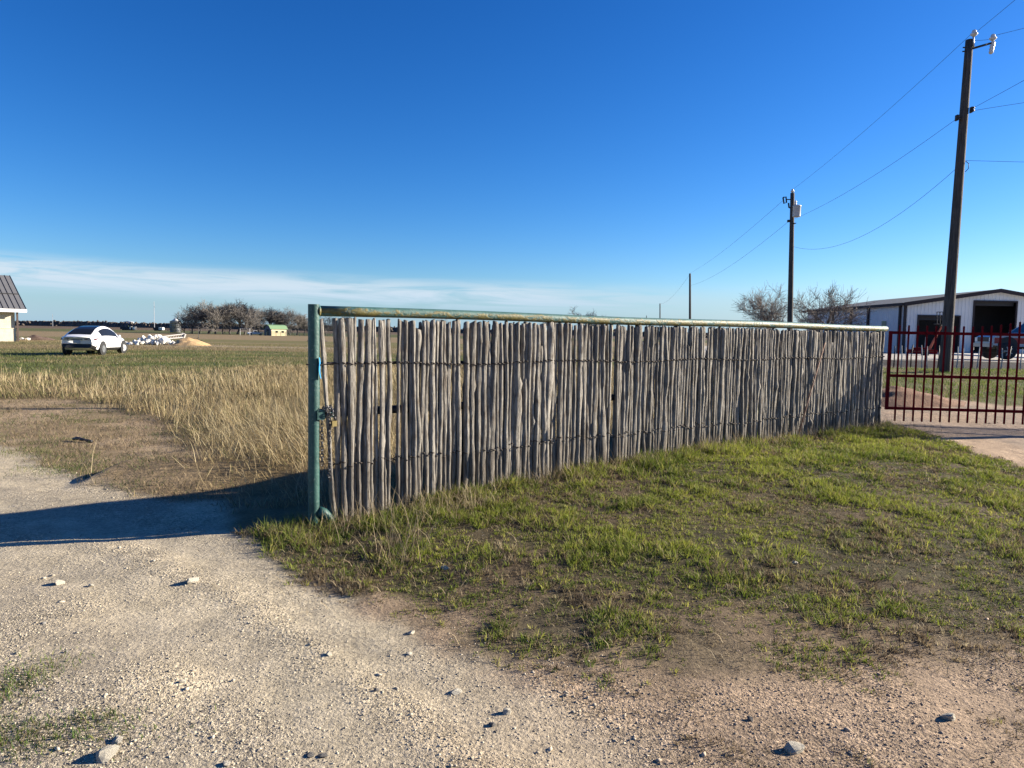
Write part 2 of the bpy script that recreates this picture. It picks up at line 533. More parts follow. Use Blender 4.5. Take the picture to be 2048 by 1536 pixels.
# ------------------------------------------------------------------ mesh helpers
class MB:
    def __init__(s):
        s.v, s.f, s.m = [], [], []

    def add(s, vs, fs, mi=0):
        o = len(s.v)
        s.v += [tuple(map(float, p)) for p in vs]
        s.f += [tuple(i + o for i in q) for q in fs]
        s.m += [mi] * len(fs)
        return s

    def box(s, c, d, mi=0, rot=None):
        x, y, z = d[0] / 2, d[1] / 2, d[2] / 2
        vs = [Vector((sx * x, sy * y, sz * z)) for sz in (-1, 1) for sy in (-1, 1) for sx in (-1, 1)]
        if rot is not None:
            vs = [rot @ p for p in vs]
        vs = [p + Vector(c) for p in vs]
        return s.add(vs, [(0, 2, 3, 1), (4, 5, 7, 6), (0, 1, 5, 4), (2, 6, 7, 3), (0, 4, 6, 2), (1, 3, 7, 5)], mi)

    def rings(s, rings, mi=0, caps=True, closed=True):
        n = len(rings[0])
        vs = [p for r in rings for p in r]
        fs = []
        for i in range(len(rings) - 1):
            for j in range(n if closed else n - 1):
                k = (j + 1) % n
                fs.append((i * n + j, i * n + k, (i + 1) * n + k, (i + 1) * n + j))
        if caps:
            fs.append(tuple(range(n - 1, -1, -1)))
            fs.append(tuple((len(rings) - 1) * n + j for j in range(n)))
        return s.add(vs, fs, mi)

    def tube(s, pts, rad, n=8, mi=0, caps=True):
        P = [Vector(p) for p in pts]
        if isinstance(rad, (int, float)):
            rad = [rad] * len(P)
        rings, ref = [], None
        for i, p in enumerate(P):
            d = (P[min(i + 1, len(P) - 1)] - P[max(i - 1, 0)])
            d = d.normalized() if d.length > 1e-9 else Vector((0, 0, 1))
            if ref is None:
                ref = Vector((1, 0, 0)) if abs(d.x) < 0.8 else Vector((0, 1, 0))
            a = (ref - d * ref.dot(d))
            a = a.normalized() if a.length > 1e-6 else d.orthogonal().normalized()
            ref = a
            bb = d.cross(a)
            rings.append([p + (a * math.cos(2 * math.pi * j / n) + bb * math.sin(2 * math.pi * j / n)) * rad[i] for j in range(n)])
        return s.rings(rings, mi, caps)

    def lathe(s, prof, c=(0, 0, 0), n=12, mi=0, axis='z'):
        rings = []
        for r, z in prof:
            rr = []
            for j in range(n):
                a = 2 * math.pi * j / n
                p = (r * math.cos(a), r * math.sin(a), z)
                if axis == 'y':
                    p = (r * math.cos(a), -z, r * math.sin(a))
                elif axis == 'x':
                    p = (z, r * math.cos(a), r * math.sin(a))
                rr.append(Vector(p) + Vector(c))
            rings.append(rr)
        return s.rings(rings, mi)

    def prism(s, poly, y0, y1, mi=0):
        """poly in (x, z), extruded along y"""
        n = len(poly)
        vs = [(x, y0, z) for x, z in poly] + [(x, y1, z) for x, z in poly]
        fs = [tuple(range(n)), tuple(range(2 * n - 1, n - 1, -1))]
        fs += [(i, i + n, (i + 1) % n + n, (i + 1) % n) for i in range(n)]
        return s.add(vs, fs, mi)

    def mesh(s, name, mats, smooth=False):
        me = bpy.data.meshes.new(name)
        me.from_pydata(s.v, [], s.f)
        for m in (mats if isinstance(mats, (list, tuple)) else [mats]):
            me.materials.append(m)
        if any(s.m):
            me.polygons.foreach_set('material_index', s.m)
        if smooth:
            me.polygons.foreach_set('use_smooth', [True] * len(me.polygons))
        me.update()
        return me

    def build(s, name, mats, parent=None, smooth=False, loc=None, rz=0.0):
        o = bpy.data.objects.new(name, s.mesh(name, mats, smooth))
        COL.objects.link(o)
        if parent is not None:
            o.parent = parent
        if loc is not None:
            o.location = loc
        o.rotation_euler = (0, 0, rz)
        return o


def tag(o, label=None, cat=None, group=None, kind=None):
    if label:
        o['label'] = label
    if cat:
        o['category'] = cat
    if group:
        o['group'] = group
    if kind:
        o['kind'] = kind
    return o


def thing(name, loc, label, cat, rz=0.0, group=None):
    o = bpy.data.objects.new(name, None)
    o.empty_display_size = 0.2
    COL.objects.link(o)
    o.location = loc
    o.rotation_euler = (0, 0, rz)
    return tag(o, label, cat, group)


def np_mesh(name, verts, tris, mat, cols=None, parent=None, quads=None):
    me = bpy.data.meshes.new(name)
    nv, nt3 = len(verts), len(tris)
    nq = 0 if quads is None else len(quads)
    me.vertices.add(nv)
    me.vertices.foreach_set('co', np.asarray(verts, np.float32).ravel())
    loops = np.concatenate([np.asarray(tris, np.int32).ravel()] + ([np.asarray(quads, np.int32).ravel()] if nq else []))
    me.loops.add(len(loops))
    me.loops.foreach_set('vertex_index', loops)
    me.polygons.add(nt3 + nq)
    st = np.concatenate([np.arange(nt3, dtype=np.int32) * 3, nt3 * 3 + np.arange(nq, dtype=np.int32) * 4])
    me.polygons.foreach_set('loop_start', st)
    me.update(calc_edges=True)
    if cols is not None:
        a = me.color_attributes.new('col', 'FLOAT_COLOR', 'POINT')
        c4 = np.ones((nv, 4), np.float32)
        c4[:, :3] = cols
        a.data.foreach_set('color', c4.ravel())
    me.materials.append(mat)
    o = bpy.data.objects.new(name, me)
    COL.objects.link(o)
    if parent:
        o.parent = parent
    return o


# ------------------------------------------------------------------ ground sheet
def axis(lo, hi, step, end, g):
    a = list(np.arange(lo, hi + 1e-6, step))
    s = step
    while a[-1] < end:
        s *= g
        a.append(a[-1] + s)
    s, p = step, []
    q = lo
    while q > -end:
        s *= g
        q -= s
        p.append(q)
    return np.array(p[::-1] + a)


gx = axis(-5.5, 7.5, 0.055, 5000, 1.065)
gy = axis(1.6, 12.5, 0.055, 6000, 1.055)
gy = gy[gy > -400]
GX, GY = np.meshgrid(gx, gy)
GXf, GYf = GX.ravel(), GY.ravel()
GZ = hgt(GXf, GYf)


def lerp(a, b, w):
    return a + (b - a) * np.asarray(w)[..., None]


def ground_colour(x, y):
    drive, dirt, knoll, gran = masks(x, y)
    nA = fbm(x * 0.35 + 3, y * 0.35, 4)
    nB = fbm(x * 1.1 + 31, y * 1.1 + 7, 4)
    nC = fbm(x * 0.06, y * 0.16 + 2, 4)
    one = np.ones(x.shape + (1,))
    # open field by distance: straw, mown green strip, tan pasture, far green crop, far brown
    straw = np.array([0.27, 0.205, 0.11])
    green = np.array([0.105, 0.135, 0.04])
    tan = np.array([0.32, 0.25, 0.145])
    olive = np.array([0.205, 0.195, 0.078])
    brown = np.array([0.17, 0.125, 0.085])
    c = one * straw
    yy = y + 14 * (nC - 0.5)
    gband = sstep(27 - 8 * sstep(-4, -14, x), 33 - 8 * sstep(-4, -14, x), yy) * (1 - sstep(48, 53, yy))
    c = lerp(c, lerp(one * green, olive, sstep(0.35, 0.65, nA)), gband)
    c = lerp(c, lerp(one * tan, olive, sstep(0.42, 0.62, nC)), sstep(50, 56, yy))
    lane = sstep(60, 62, yy) * (1 - sstep(66, 69, yy)) * sstep(-40, -26, x)
    c = lerp(c, one * np.array([0.44, 0.37, 0.27]), lane * 0.85)
    c = lerp(c, one * olive, sstep(78, 86, yy) * (1 - sstep(104, 116, yy)) * 0.8)
    c = lerp(c, one * tan, sstep(104, 120, yy))
    c = lerp(c, one * np.array([0.13, 0.145, 0.055]), sstep(250, 300, yy) * (1 - sstep(430, 520, yy)))
    c = lerp(c, one * brown, sstep(430, 520, yy))
    # right-hand side lawn behind the gate, mulch and yard
    w = sstep(1.0, 5.0, x - 0.16 * (y - 11)) * sstep(8, 12, y) * (1 - sstep(90, 130, y))
    lawn = lerp(one * np.array([0.15, 0.165, 0.055]), np.array([0.22, 0.18, 0.09]), sstep(0.4, 0.7, nB))
    c = lerp(c, lawn, w)
    mul = w * sstep(20.6, 21.4, y + 0.6 * (nB - 0.5)) * (1 - sstep(33, 35, y))
    c = lerp(c, lerp(one * np.array([0.025, 0.022, 0.02]), np.array([0.27, 0.22, 0.17]), sstep(1.0, -1.0, x - 12.3)), mul)
    c = lerp(c, one * np.array([0.62, 0.60, 0.55]), w * sstep(33, 35, y))
    # knoll in front of the fence
    u, v = uv(x, y)
    front = sstep(-0.3, 0.1, v)
    gbase = lerp(one * np.array([0.12, 0.092, 0.056]), np.array([0.06, 0.06, 0.025]), sstep(0.35, 0.6, nB))  # soil tones darkened to paint in the shade between the grass tufts
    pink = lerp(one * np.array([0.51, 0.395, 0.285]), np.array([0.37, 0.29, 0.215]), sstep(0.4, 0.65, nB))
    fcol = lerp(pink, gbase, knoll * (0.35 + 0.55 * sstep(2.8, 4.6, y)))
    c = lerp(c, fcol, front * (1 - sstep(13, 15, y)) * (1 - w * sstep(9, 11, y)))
    c = lerp(c, lerp(one * np.array([0.46, 0.36, 0.24]), np.array([0.34, 0.265, 0.165]), sstep(0.4, 0.6, nB)), dirt * (1 - front))
    cal = lerp(one * np.array([0.545, 0.48, 0.39]), np.array([0.415, 0.37, 0.315]), sstep(0.42, 0.66, nB))
    cal = lerp(cal, pink / np.array([1.22, 1.23, 1.13]), sstep(-1.5, 0.7, x - 0.15 * y + 0.9 * (nA - 0.5)))
    cal = lerp(cal, cal * 0.6 + np.array([0.175, 0.16, 0.14]), track(x, y))
    c = lerp(c, cal * np.array([1.22, 1.23, 1.13]), drive)
    gcol = lerp(one * np.array([0.55, 0.42, 0.30]), np.array([0.43, 0.345, 0.27]), sstep(0.35, 0.65, nB))
    c = lerp(c, gcol, gran)
    c = c * np.array([0.66, 0.625, 0.585])
    gv = np.clip((0.3 + 0.7 * sstep(0.38, 0.6, fbm(x * 1.4 + 21, y * 1.4 + 3, 3))) * (1 - 0.6 * track(x, y)) * np.maximum.reduce([drive, gran, front * (1 - knoll) * (1 - sstep(12, 14, y))]), 0, 1)
    return c, gv, drive, gran


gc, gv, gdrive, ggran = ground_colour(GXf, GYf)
nx, ny = len(gx), len(gy)
idx = np.arange(nx * ny).reshape(ny, nx)
quads = np.stack([idx[:-1, :-1], idx[:-1, 1:], idx[1:, 1:], idx[1:, :-1]], -1).reshape(-1, 4)
qd = gdrive[quads].mean(1)
qg = ggran[quads].mean(1)
sel = np.where(qd > 0.5, 1, np.where(qg > 0.5, 2, 0))
gverts = np.stack([GXf, GYf, GZ], 1)
for k, nm, lab in ((0, 'ground', 'grass and bare soil ground running out to the horizon'),
                   (1, 'gravel_driveway', 'pale tan gravel driveway in the left foreground'),
                   (2, 'granite_driveway', 'pinkish gravel driveway passing under the red gate')):
    q = quads[sel == k]
    used, inv = np.unique(q, return_inverse=True)
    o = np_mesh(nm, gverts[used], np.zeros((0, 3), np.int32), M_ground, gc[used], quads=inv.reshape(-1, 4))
    at = o.data.attributes.new('gravel', 'FLOAT', 'POINT')
    at.data.foreach_set('value', gv[used].astype(np.float32))
    o.data.polygons.foreach_set('use_smooth', np.ones(len(q), bool))
    tag(o, lab, 'ground' if k == 0 else 'driveway', kind='structure')


# ------------------------------------------------------------------ pipe and stake fence
fence = thing('stake_fence', (FA[0], FA[1], 0), 'green pipe fence panel filled with upright weathered grey cedar stakes', 'fence',
              math.atan2(FE[1], FE[0]))


def fence_u(px):
    d = ray(px, 760)
    n = np.array([-FE[1], FE[0]])
    tt = (FA @ n) / (d[:2] @ n)
    return float((d[:2] * tt - FA) @ FE)


def fz(u, v=0.0):
    p = FA + FE * u + FN * v
    return float(hgt(p[0], p[1]))


mb = MB()
mb.tube([(0.0, 0, -0.15), (0.004, 0, 0.6), (0.006, 0, 1.2), (0.006, 0, 1.856)], 0.046, 20, caps=False)
mb.tube([(0.006, 0, 1.856), (0.006, 0, 1.80)], 0.040, 20, caps=True)
mb.rings([[Vector((0.006 + r * math.cos(a * math.pi / 10), r * math.sin(a * math.pi / 10), 1.856)) for a in range(20)] for r in (0.046, 0.040)], caps=False)
post = mb.build('corner_post', M_post, fence, True)
post['label'] = 'teal green corner post of the fence'
rail_z0, rail_z1 = 1.803, 1.828
mb = MB()
pts = [(u, 0, rail_z0 + (rail_z1 - rail_z0) * u / FLEN + 0.006 * math.sin(u * 1.3)) for u in np.linspace(0.035, FLEN + 0.02, 24)]
rad = [0.043] * 24
mb.tube(pts + [(FLEN + 0.035, 0, rail_z1), (FLEN + 0.045, 0, rail_z1)], rad + [0.036, 0.018], 20)
mb.tube([(0.035, 0, rail_z0), (0.052, 0, rail_z0)], [0.050, 0.046], 20)
mb.build('top_rail', M_rail, fence, True)['label'] = 'teal top rail mottled with yellow lichen'
mb = MB()
mb.tube([(0.0, 0.065, 0.955), (FLEN * 0.5, 0.065, 0.965), (FLEN, 0.065, 0.975)], 0.036, 12)
mb.build('middle_rail', M_black, fence, True)
mb = MB()
mb.box((FLEN / 2, 0.048, 1.372), (FLEN, 0.008, 0.024))
mb.build('strap', M_black, fence)
UM = fence_u(1221)
mb = MB()
mb.tube([(UM, 0.01, rail_z0), (UM - 0.006, 0.018, 1.3), (UM - 0.016, 0.02, 0.99), (UM - 0.02, 0.02, fz(UM) - 0.1)], 0.022, 12)
mb.build('support_post', M_post2, fence, True)
mb = MB()
mb.tube([(FLEN - 0.06, 0.07, rail_z1 - 0.02), (FLEN - 0.06, 0.07, fz(FLEN) - 0.1)], 0.034, 12)
mb.build('support_post', M_post, fence, True)
mb = MB()
mb.tube([(0.03, -0.01, 0.145), (0.08, -0.015, 0.125), (0.13, -0.02, 0.07), (0.15, -0.02, -0.05)], [0.05, 0.046, 0.044, 0.044], 14)
mb.build('pipe_elbow', M_post, fence, True)
mb = MB()
mb.box((0.045, -0.042, 0.955), (0.062, 0.03, 0.078))
mb.tube([(0.04, -0.02, 0.945), (0.17, 0.02, 0.945)], 0.024, 12)
mb.build('latch', M_post, fence)


def stake_mesh(name, r, zb, zt, seed, lean=0.0, leany=0.0, knots=3, taper=0.2):
    R = random.Random(seed)
    n, m = 11, 26
    ph = [R.uniform(0, 6.28) for _ in range(9)]
    am = r * R.uniform(0.10, 0.45)
    ell = R.uniform(0.82, 1.1)
    kn = [(R.uniform(0.1, 0.95), R.uniform(0, 6.28), R.uniform(0.2, 0.8)) for _ in range(knots)]
    rings = []
    cut = (R.uniform(-0.5, 0.5) * r, R.uniform(-0.5, 0.5) * r)
    H = zt - zb
    big = R.uniform(-0.012, 0.012)
    for i in range(m):
        tt = i / (m - 1)
        z = zb + H * tt
        cx = lean * (tt - 0.5) * H + big * math.sin(math.pi * tt) + am * (0.6 * math.sin(5.0 * tt + ph[0]) + 0.4 * math.sin(13 * tt + ph[1]))
        cy = leany * (tt - 0.5) * H + am * (0.5 * math.sin(6.2 * tt + ph[2]) + 0.4 * math.sin(15 * tt + ph[3]))
        rr = r * (1 + taper * (0.5 - tt)) * (1 + 0.09 * math.sin(9 * tt + ph[4]) + 0.07 * math.sin(23 * tt + ph[5]))
        if i == m - 1:
            rr *= 0.9
        ring = []
        for j in range(n):
            a = 2 * math.pi * j / n
            q = rr * (1 + 0.13 * math.sin(2 * a + ph[6] + 4 * tt) + 0.10 * math.sin(3 * a + ph[7] + 6 * tt) + R.uniform(-0.06, 0.06))
            for kt, ka, kh in kn:
                q += r * kh * math.exp(-((tt - kt) * H / 0.028) ** 2) * max(0.0, math.cos(a - ka)) ** 3
            dz = (cut[0] * math.cos(a) + cut[1] * math.sin(a)) if i == m - 1 else 0
            ring.append((cx + q * math.cos(a), cy + q * ell * math.sin(a), z + dz))
        rings.append(ring)
    mb = MB()
    mb.rings(rings)
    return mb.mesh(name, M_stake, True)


stakes = []          # (u, y, r)


def add_stake(u, y, r, seed, ztop=None, **k):
    zb = fz(u) - 0.06
    zt = ztop if ztop else (1.748 + 0.022 * u / FLEN + random.uniform(-0.014, 0.008))
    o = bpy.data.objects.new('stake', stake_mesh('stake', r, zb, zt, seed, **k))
    COL.objects.link(o)
    o.parent = fence
    o.location = (u, y, 0)
    stakes.append((u, y, r))
    return o


u = fence_u(676) - 0.01
prev = None
k = 0
gaps = {fence_u(783): 0.055, fence_u(1221): 0.075, fence_u(927): 0.03, fence_u(757): 0.02}
while u < FLEN - 0.03:
    r = min(0.038, max(0.015, random.lognormvariate(math.log(0.0232), 0.27)))
    if prev is not None:
        g = random.choice((0.0, 0.0, 0.002, 0.004, 0.006, 0.012)) - 0.003
        u += prev + r + g
        for gu in list(gaps):
            if u > gu - 0.02:
                u += gaps.pop(gu)
    add_stake(u, random.uniform(-0.012, 0.010), r, 1000 + k, lean=random.gauss(0, 0.009), leany=random.gauss(0, 0.006),
              knots=random.choice((1, 2, 3, 5)), taper=random.uniform(-0.05, 0.35),
              ztop=(1.748 - random.uniform(0.06, 0.28)) if random.random() < 0.035 else None)
    prev = r
    k += 1
front_stakes = sorted(stakes)
# the first loose stake next to the corner post, leaning
l0, l1 = fence_u(641), fence_u(668)
add_stake((l0 + l1) / 2, -0.02, 0.019, 77, ztop=1.735, lean=(l0 - l1) / 1.7, knots=2)
# stakes slipped in behind the first row
for i in range(60):
    add_stake(random.uniform(0.5, FLEN - 0.1), 0.105 + random.uniform(-0.006, 0.01), random.uniform(0.018, 0.028), 3000 + i,
              lean=random.gauss(0, 0.014), ztop=1.73 - random.choice((0, 0, 0.03, 0.1)))
# long thin stick leaning across the right half
ua, ub = fence_u(1590), fence_u(1640)
mb = MB()
mb.tube([(ua, -0.075, fz(ua) - 0.02), (ua + (ub - ua) * 0.4, -0.06, 0.8), (ub, -0.052, 1.60)], [0.011, 0.010, 0.007], 6)
mb.build('stick', plain('reddish_stick', (0.22, 0.13, 0.09), 0.85), fence, True)
for zc, sag in ((1.366, 0.006), (0.50, 0.03)):
    for wob in (0, 1):
        mb = MB()
        pts = [(-0.06, 0.0, zc + 0.002), (0.05, -0.052, zc)] if zc > 1 else [(l1 - 0.05, 0, zc)]
        for i, (su, sy, sr) in enumerate(front_stakes):
            zz = zc + (0.09 * (1 - math.exp(-su / 3.0)) if zc < 1 else 0.015 * su / FLEN) + random.uniform(-sag, sag) + 0.012 * math.sin(su * 3)
            for du, fy in ((-0.8, 0.25), (-0.35, 0.96), (0.35, 0.96), (0.8, 0.25)):
                s = -1 if wob == 0 else 1
                pts.append((su + du * sr, sy + s * fy * (sr * 1.14 + 0.0045), zz - du * 0.006))
        mb.tube(pts, 0.0055, 5)
        mb.build('tie_wire', M_wire, fence, True)

# chain, padlock, ribbon hanging on the fence
FROT = Matrix.Rotation(math.atan2(FE[1], FE[0]), 3, 'Z')


def fworld(u, y, z):
    return Vector((FA[0], FA[1], 0)) + FROT @ Vector((u, y, z))


def link_mesh():
    mb = MB()
    pts = []
    for j in range(15):
        a = 2 * math.pi * j / 14
        pts.append((0.012 * math.cos(a), 0, 0.012 * math.sin(a) + (0.010 if math.sin(a) > 0 else -0.010)))
    mb.tube(pts, 0.0040, 6, caps=False)
    return mb.mesh('link', M_chain, True)


LINK = link_mesh()


def chain(loc, label, spots):
    c = thing('chain', loc, label, 'chain', math.atan2(FE[1], FE[0]))
    for (x, y, z, rx, ry, rz) in spots:
        o = bpy.data.objects.new('link', LINK)
        COL.objects.link(o)
        o.parent = c
        o.location = (x, y, z)
        o.rotation_euler = (rx, ry, rz)


def hanging(x, y, z0, n, step=0.031, dx=0.0):
    return [(x + dx * i, y + 0.002 * math.sin(i * 1.7), z0 - step * i, 0, random.uniform(-0.12, 0.12), 0.25 + (i % 2) * 1.45) for i in range(n)]


sp = hanging(0.062, -0.030, -0.03, 13)
R = random.Random(4)
for i in range(20):
    a = i * 0.7
    sp.append((0.105 + 0.055 * math.cos(a) * R.uniform(0.4, 1), -0.03 + 0.035 * math.sin(a), 0.022 + R.uniform(-0.035, 0.045), R.uniform(0, 3), R.uniform(0, 3), R.uniform(0, 3)))
chain(fworld(0, 0, 0.955), 'dark steel chain wrapped over the latch pipe beside the corner post', sp)
chain(fworld(0.128, -0.040, 0.945), 'thin chain end hanging straight down between corner post and stakes', hanging(0, 0, 0.0, 18, dx=-0.0006))
pl = thing('padlock', fworld(0.158, -0.055, 0.86), 'brass padlock hanging from the chain by the first stake', 'padlock', math.atan2(FE[1], FE[0]))
mb = MB()
mb.box((0, 0, 0.018), (0.042, 0.02, 0.046))
mb.build('lock_body', M_brass, pl)
mb = MB()
mb.tube([(-0.012, 0, 0.04), (-0.012, 0, 0.06), (-0.006, 0, 0.071), (0.006, 0, 0.071), (0.012, 0, 0.06), (0.012, 0, 0.04)], 0.0038, 6)
mb.build('shackle', M_chain, pl, True)
mb = MB()
rib = []
for i in range(9):
    tt = i / 8
    w = 0.013 + 0.006 * math.sin(tt * 3)
    x = 0.034 + 0.008 * tt + 0.004 * math.sin(tt * 7)
    y = -0.050 + 0.004 * math.sin(tt * 5)
    rib.append([(x - w * 0.7, y - w * 0.8, -0.165 * tt), (x + w * 0.4, y + w * 0.5, -0.165 * tt - 0.012 * tt),
                (x + w * 0.4 + 0.0012, y + w * 0.5 - 0.0012, -0.165 * tt - 0.012 * tt), (x - w * 0.7 + 0.0012, y - w * 0.8 - 0.0012, -0.165 * tt)])
mb.rings(rib)
o = mb.build('ribbon', M_ribbon, None, False, fworld(0, 0, 1.425), math.atan2(FE[1], FE[0]))
tag(o, 'bright blue survey ribbon hanging on the teal corner post', 'ribbon')

# ------------------------------------------------------------------ red picket gate
GD = 11.45
g0 = at_depth(1776, 760, GD)
grot = -math.atan2(0.10, 1.0)
gz = {}
for nm, py in (('top', 665), ('mid', 751), ('bot', 816), ('foot', 841), ('tip', 651)):
    gz[nm] = float(at_depth(1776, py, GD)[2])
gate = thing('picket_gate', (g0[0], g0[1], float(hgt(g0[0], g0[1]))), 'dark red steel picket gate with rising picket tops across the driveway', 'gate', grot)
zb = float(hgt(g0[0], g0[1]))
GL = 3.75
for nm in ('top', 'mid', 'bot'):
    MB().box((GL / 2, 0, gz[nm] - zb), (GL, 0.036, 0.046)).build('rail', M_red, gate)
MB().box((0.0, 0, (gz['top'] + gz['bot']) / 2 - zb), (0.046, 0.04, gz['top'] - gz['bot'] + 0.05)).build('stile', M_red, gate)
for i in range(49):
    x = 0.128 + i * 0.1385
    if x > GL - 0.05:
        break
    rise = 0.0 if i < 8 else 0.36 * sstep(8, 24, i)
    if i > 24:
        rise = 0.36 * (1 - sstep(25, 41, i))
    zt = gz['tip'] - zb + float(rise)
    zf = gz['foot'] - zb
    mb = MB()
    mb.box((x, -0.022, (zt + zf) / 2), (0.022, 0.022, zt - zf))
    mb.add([(x - 0.013, -0.035, zt), (x + 0.013, -0.035, zt), (x + 0.013, -0.009, zt), (x - 0.013, -0.009, zt), (x, -0.022, zt + 0.012)],
           [(0, 1, 4), (1, 2, 4), (2, 3, 4), (3, 0, 4)])
    mb.build('picket', M_red, gate)
MB().box((GL, 0, (gz['top'] + gz['bot']) / 2 - zb), (0.046, 0.04, gz['top'] - gz['bot'] + 0.05)).build('stile', M_red, gate)
p = Vector((GL + 0.12, 0.0, 0))
MB().tube([p + Vector((0, 0, -0.3)), p + Vector((0, 0, 1.9))], 0.07, 12).build('shadow_post', M_red, gate, True)  # post added beyond the view so its shadow falls across the drive


# ------------------------------------------------------------------ utility poles and lines
def utility_pole(px_base, px_top, Y, r0, r1, label, detail):
    base = at_depth(px_base[0], px_base[1], Y)
    top = at_depth(px_top[0], px_top[1], Y)
    gz_ = float(hgt(base[0], base[1]))
    k = (gz_ - 0.4 - base[2]) / (top[2] - base[2])
    bx = base[0] + (top[0] - base[0]) * (gz_ - base[2]) / (top[2] - base[2])
    t_ = thing('utility_pole', (bx, Y, gz_), label, 'utility pole', 0.0, 'wooden utility poles along the power line')
    L = Vector((top[0] - bx, 0, top[2] - gz_))
    m = 14
    mb = MB()
    mb.tube([L * (i / m) + (Vector((0, 0, -0.4)) if i == 0 else Vector()) for i in range(m + 1)], [r0 + (r1 - r0) * i / m for i in range(m + 1)], 14)
    mb.build('pole', M_pole, t_, True)
    return t_, L


def insulator(t_, p, s=1.0):
    mb = MB()
    mb.lathe([(0.03 * s, 0), (0.05 * s, 0.02 * s), (0.085 * s, 0.05 * s), (0.09 * s, 0.08 * s), (0.05 * s, 0.10 * s), (0.06 * s, 0.13 * s), (0.04 * s, 0.17 * s), (0.015 * s, 0.18 * s)], p, 12)
    return mb.build('insulator', M_porc, t_, True)


def loc(px, py, Y, o):
    return Vector(at_depth(px, py, Y)) - o.location


Y1, Y2, Y3, Y4, Y5 = 19.5, 34.0, 80.0, 150.0, 250.0
p1, L1 = utility_pole((1889, 740), (1939, 80), Y1, 0.145, 0.095, 'tall dark wooden utility pole behind the red gate, nearest of the line', True)
p2, L2 = utility_pole((1580, 650), (1585, 386), Y2, 0.140, 0.095, 'wooden utility pole carrying a pale transformer can behind the stake fence', True)
p3, L3 = utility_pole((1380, 640), (1380, 547), Y3, 0.155, 0.105, 'slim bare utility pole between transformer pole and the fence middle', False)
p4, L4 = utility_pole((1320, 640), (1320, 607), Y4, 0.15, 0.11, 'short looking far utility pole just above the green rail', False)
p5, L5 = utility_pole((1293, 645), (1293, 631), Y5, 0.16, 0.12, 'farthest utility pole, only its tip showing over the green rail', False)

# pole 1 hardware
top1 = loc(1941, 80, Y1, p1)
mb = MB(); mb.tube([loc(1938, 98, Y1, p1) + Vector((0.06, -0.1, 0)), loc(1942, 72, Y1, p1) + Vector((0, -0.1, 0))], 0.022, 8)
mb.build('insulator_pin', M_galv, p1, True)
i1 = loc(1943, 75, Y1, p1) + Vector((0, -0.1, -0.02)); insulator(p1, i1)
mb = MB()
a, b_ = loc(1944, 98, Y1, p1) + Vector((0, -0.05, 0)), loc(1979, 88, Y1, p1) + Vector((0, -0.05, 0))
mb.tube([a, b_], 0.028, 8)
mb.tube([loc(1926, 95, Y1, p1), loc(1944, 95, Y1, p1)], 0.018, 6)
mb.tube([loc(1925, 103, Y1, p1), loc(1944, 101, Y1, p1)], 0.018, 6)
mb.build('bracket_arm', M_black, p1, True)
i2 = loc(1983, 82, Y1, p1) + Vector((0, -0.05, -0.02)); insulator(p1, i2)
mb = MB()
q0, q1 = loc(1984, 84, Y1, p1) + Vector((0, -0.05, 0)), loc(1979, 109, Y1, p1) + Vector((0, -0.05, 0))
m_ = [q0.lerp(q1, i / 8) for i in range(9)]
mb.tube(m_, [0.03, 0.06, 0.045, 0.065, 0.045, 0.065, 0.045, 0.06, 0.035], 10)
mb.build('surge_arrester', M_porc, p1, True)
for (x0, y0) in ((1940, 221), (1911, 237)):
    c = loc(x0, y0, Y1, p1) + Vector((0, -0.1, 0))
    mb = MB()
    mb.lathe([(0.03, -0.06), (0.055, -0.055), (0.055, -0.02), (0.03, 0), (0.055, 0.02), (0.055, 0.055), (0.03, 0.06)], c, 10)
    mb.box(c + Vector((0, 0.05, 0)), (0.04, 0.1, 0.15))
    mb.build('spool_insulator', M_black, p1, True)
mb = MB()
mb.tube([loc(1931, 322, Y1, p1), loc(1929, 330, Y1, p1) + Vector((.02, -.15, 0)), loc(1928, 340, Y1, p1) + Vector((0.01, -.17, 0)), loc(1924, 346, Y1, p1) + Vector((0, -.14, 0))], 0.01, 6)
mb.build('drip_loop', M_cable, p1, True)
# pole 2 hardware
i3 = loc(1584, 386, Y2, p2) + Vector((0, -0.05, 0)); insulator(p2, i3)
mb = MB()
cxy = loc(1589, 425, Y2, p2) + Vector((0, -0.26, -0.26))
mb.lathe([(0.0, 0), (0.17, 0.01), (0.18, 0.04), (0.18, 0.48), (0.195, 0.49), (0.195, 0.53), (0.12, 0.56), (0.0, 0.57)], cxy, 16)
mb.build('transformer', M_trans, p2, True)
mb = MB()
mb.lathe([(0.05, 0), (0.06, 0.05), (0.04, 0.09), (0.055, 0.13), (0.035, 0.2), (0.02, 0.24)], cxy + Vector((-0.07, 0, 0.55)), 10)
mb.build('bushing', M_porc, p2, True)
mb = MB()
a = loc(1566, 395, Y2, p2); a2 = loc(1572, 394, Y2, p2); b1 = loc(1568, 407, Y2, p2); b2 = loc(1573, 405, Y2, p2)
mb.tube([a, a2, b2, b1, a], 0.035, 6)
mb.tube([loc(1573, 399, Y2, p2), loc(1582, 399, Y2, p2)], 0.025, 6)
mb.tube([loc(1577, 406, Y2, p2), loc(1578, 415, Y2, p2), loc(1582, 416, Y2, p2)], 0.04, 6)
mb.build('fuse_cutout', M_black, p2, True)
mb = MB()
mb.box(loc(1577, 442, Y2, p2), (0.1, 0.1, 0.11))
mb.box(loc(1586, 447, Y2, p2), (0.22, 0.24, 0.03))
mb.build('bracket', M_black, p2)
mb = MB()
mb.tube([loc(1290, 636, Y5, p5), loc(1293, 636, Y5, p5)], 0.12, 6)
mb.build('bracket', M_black, p5)


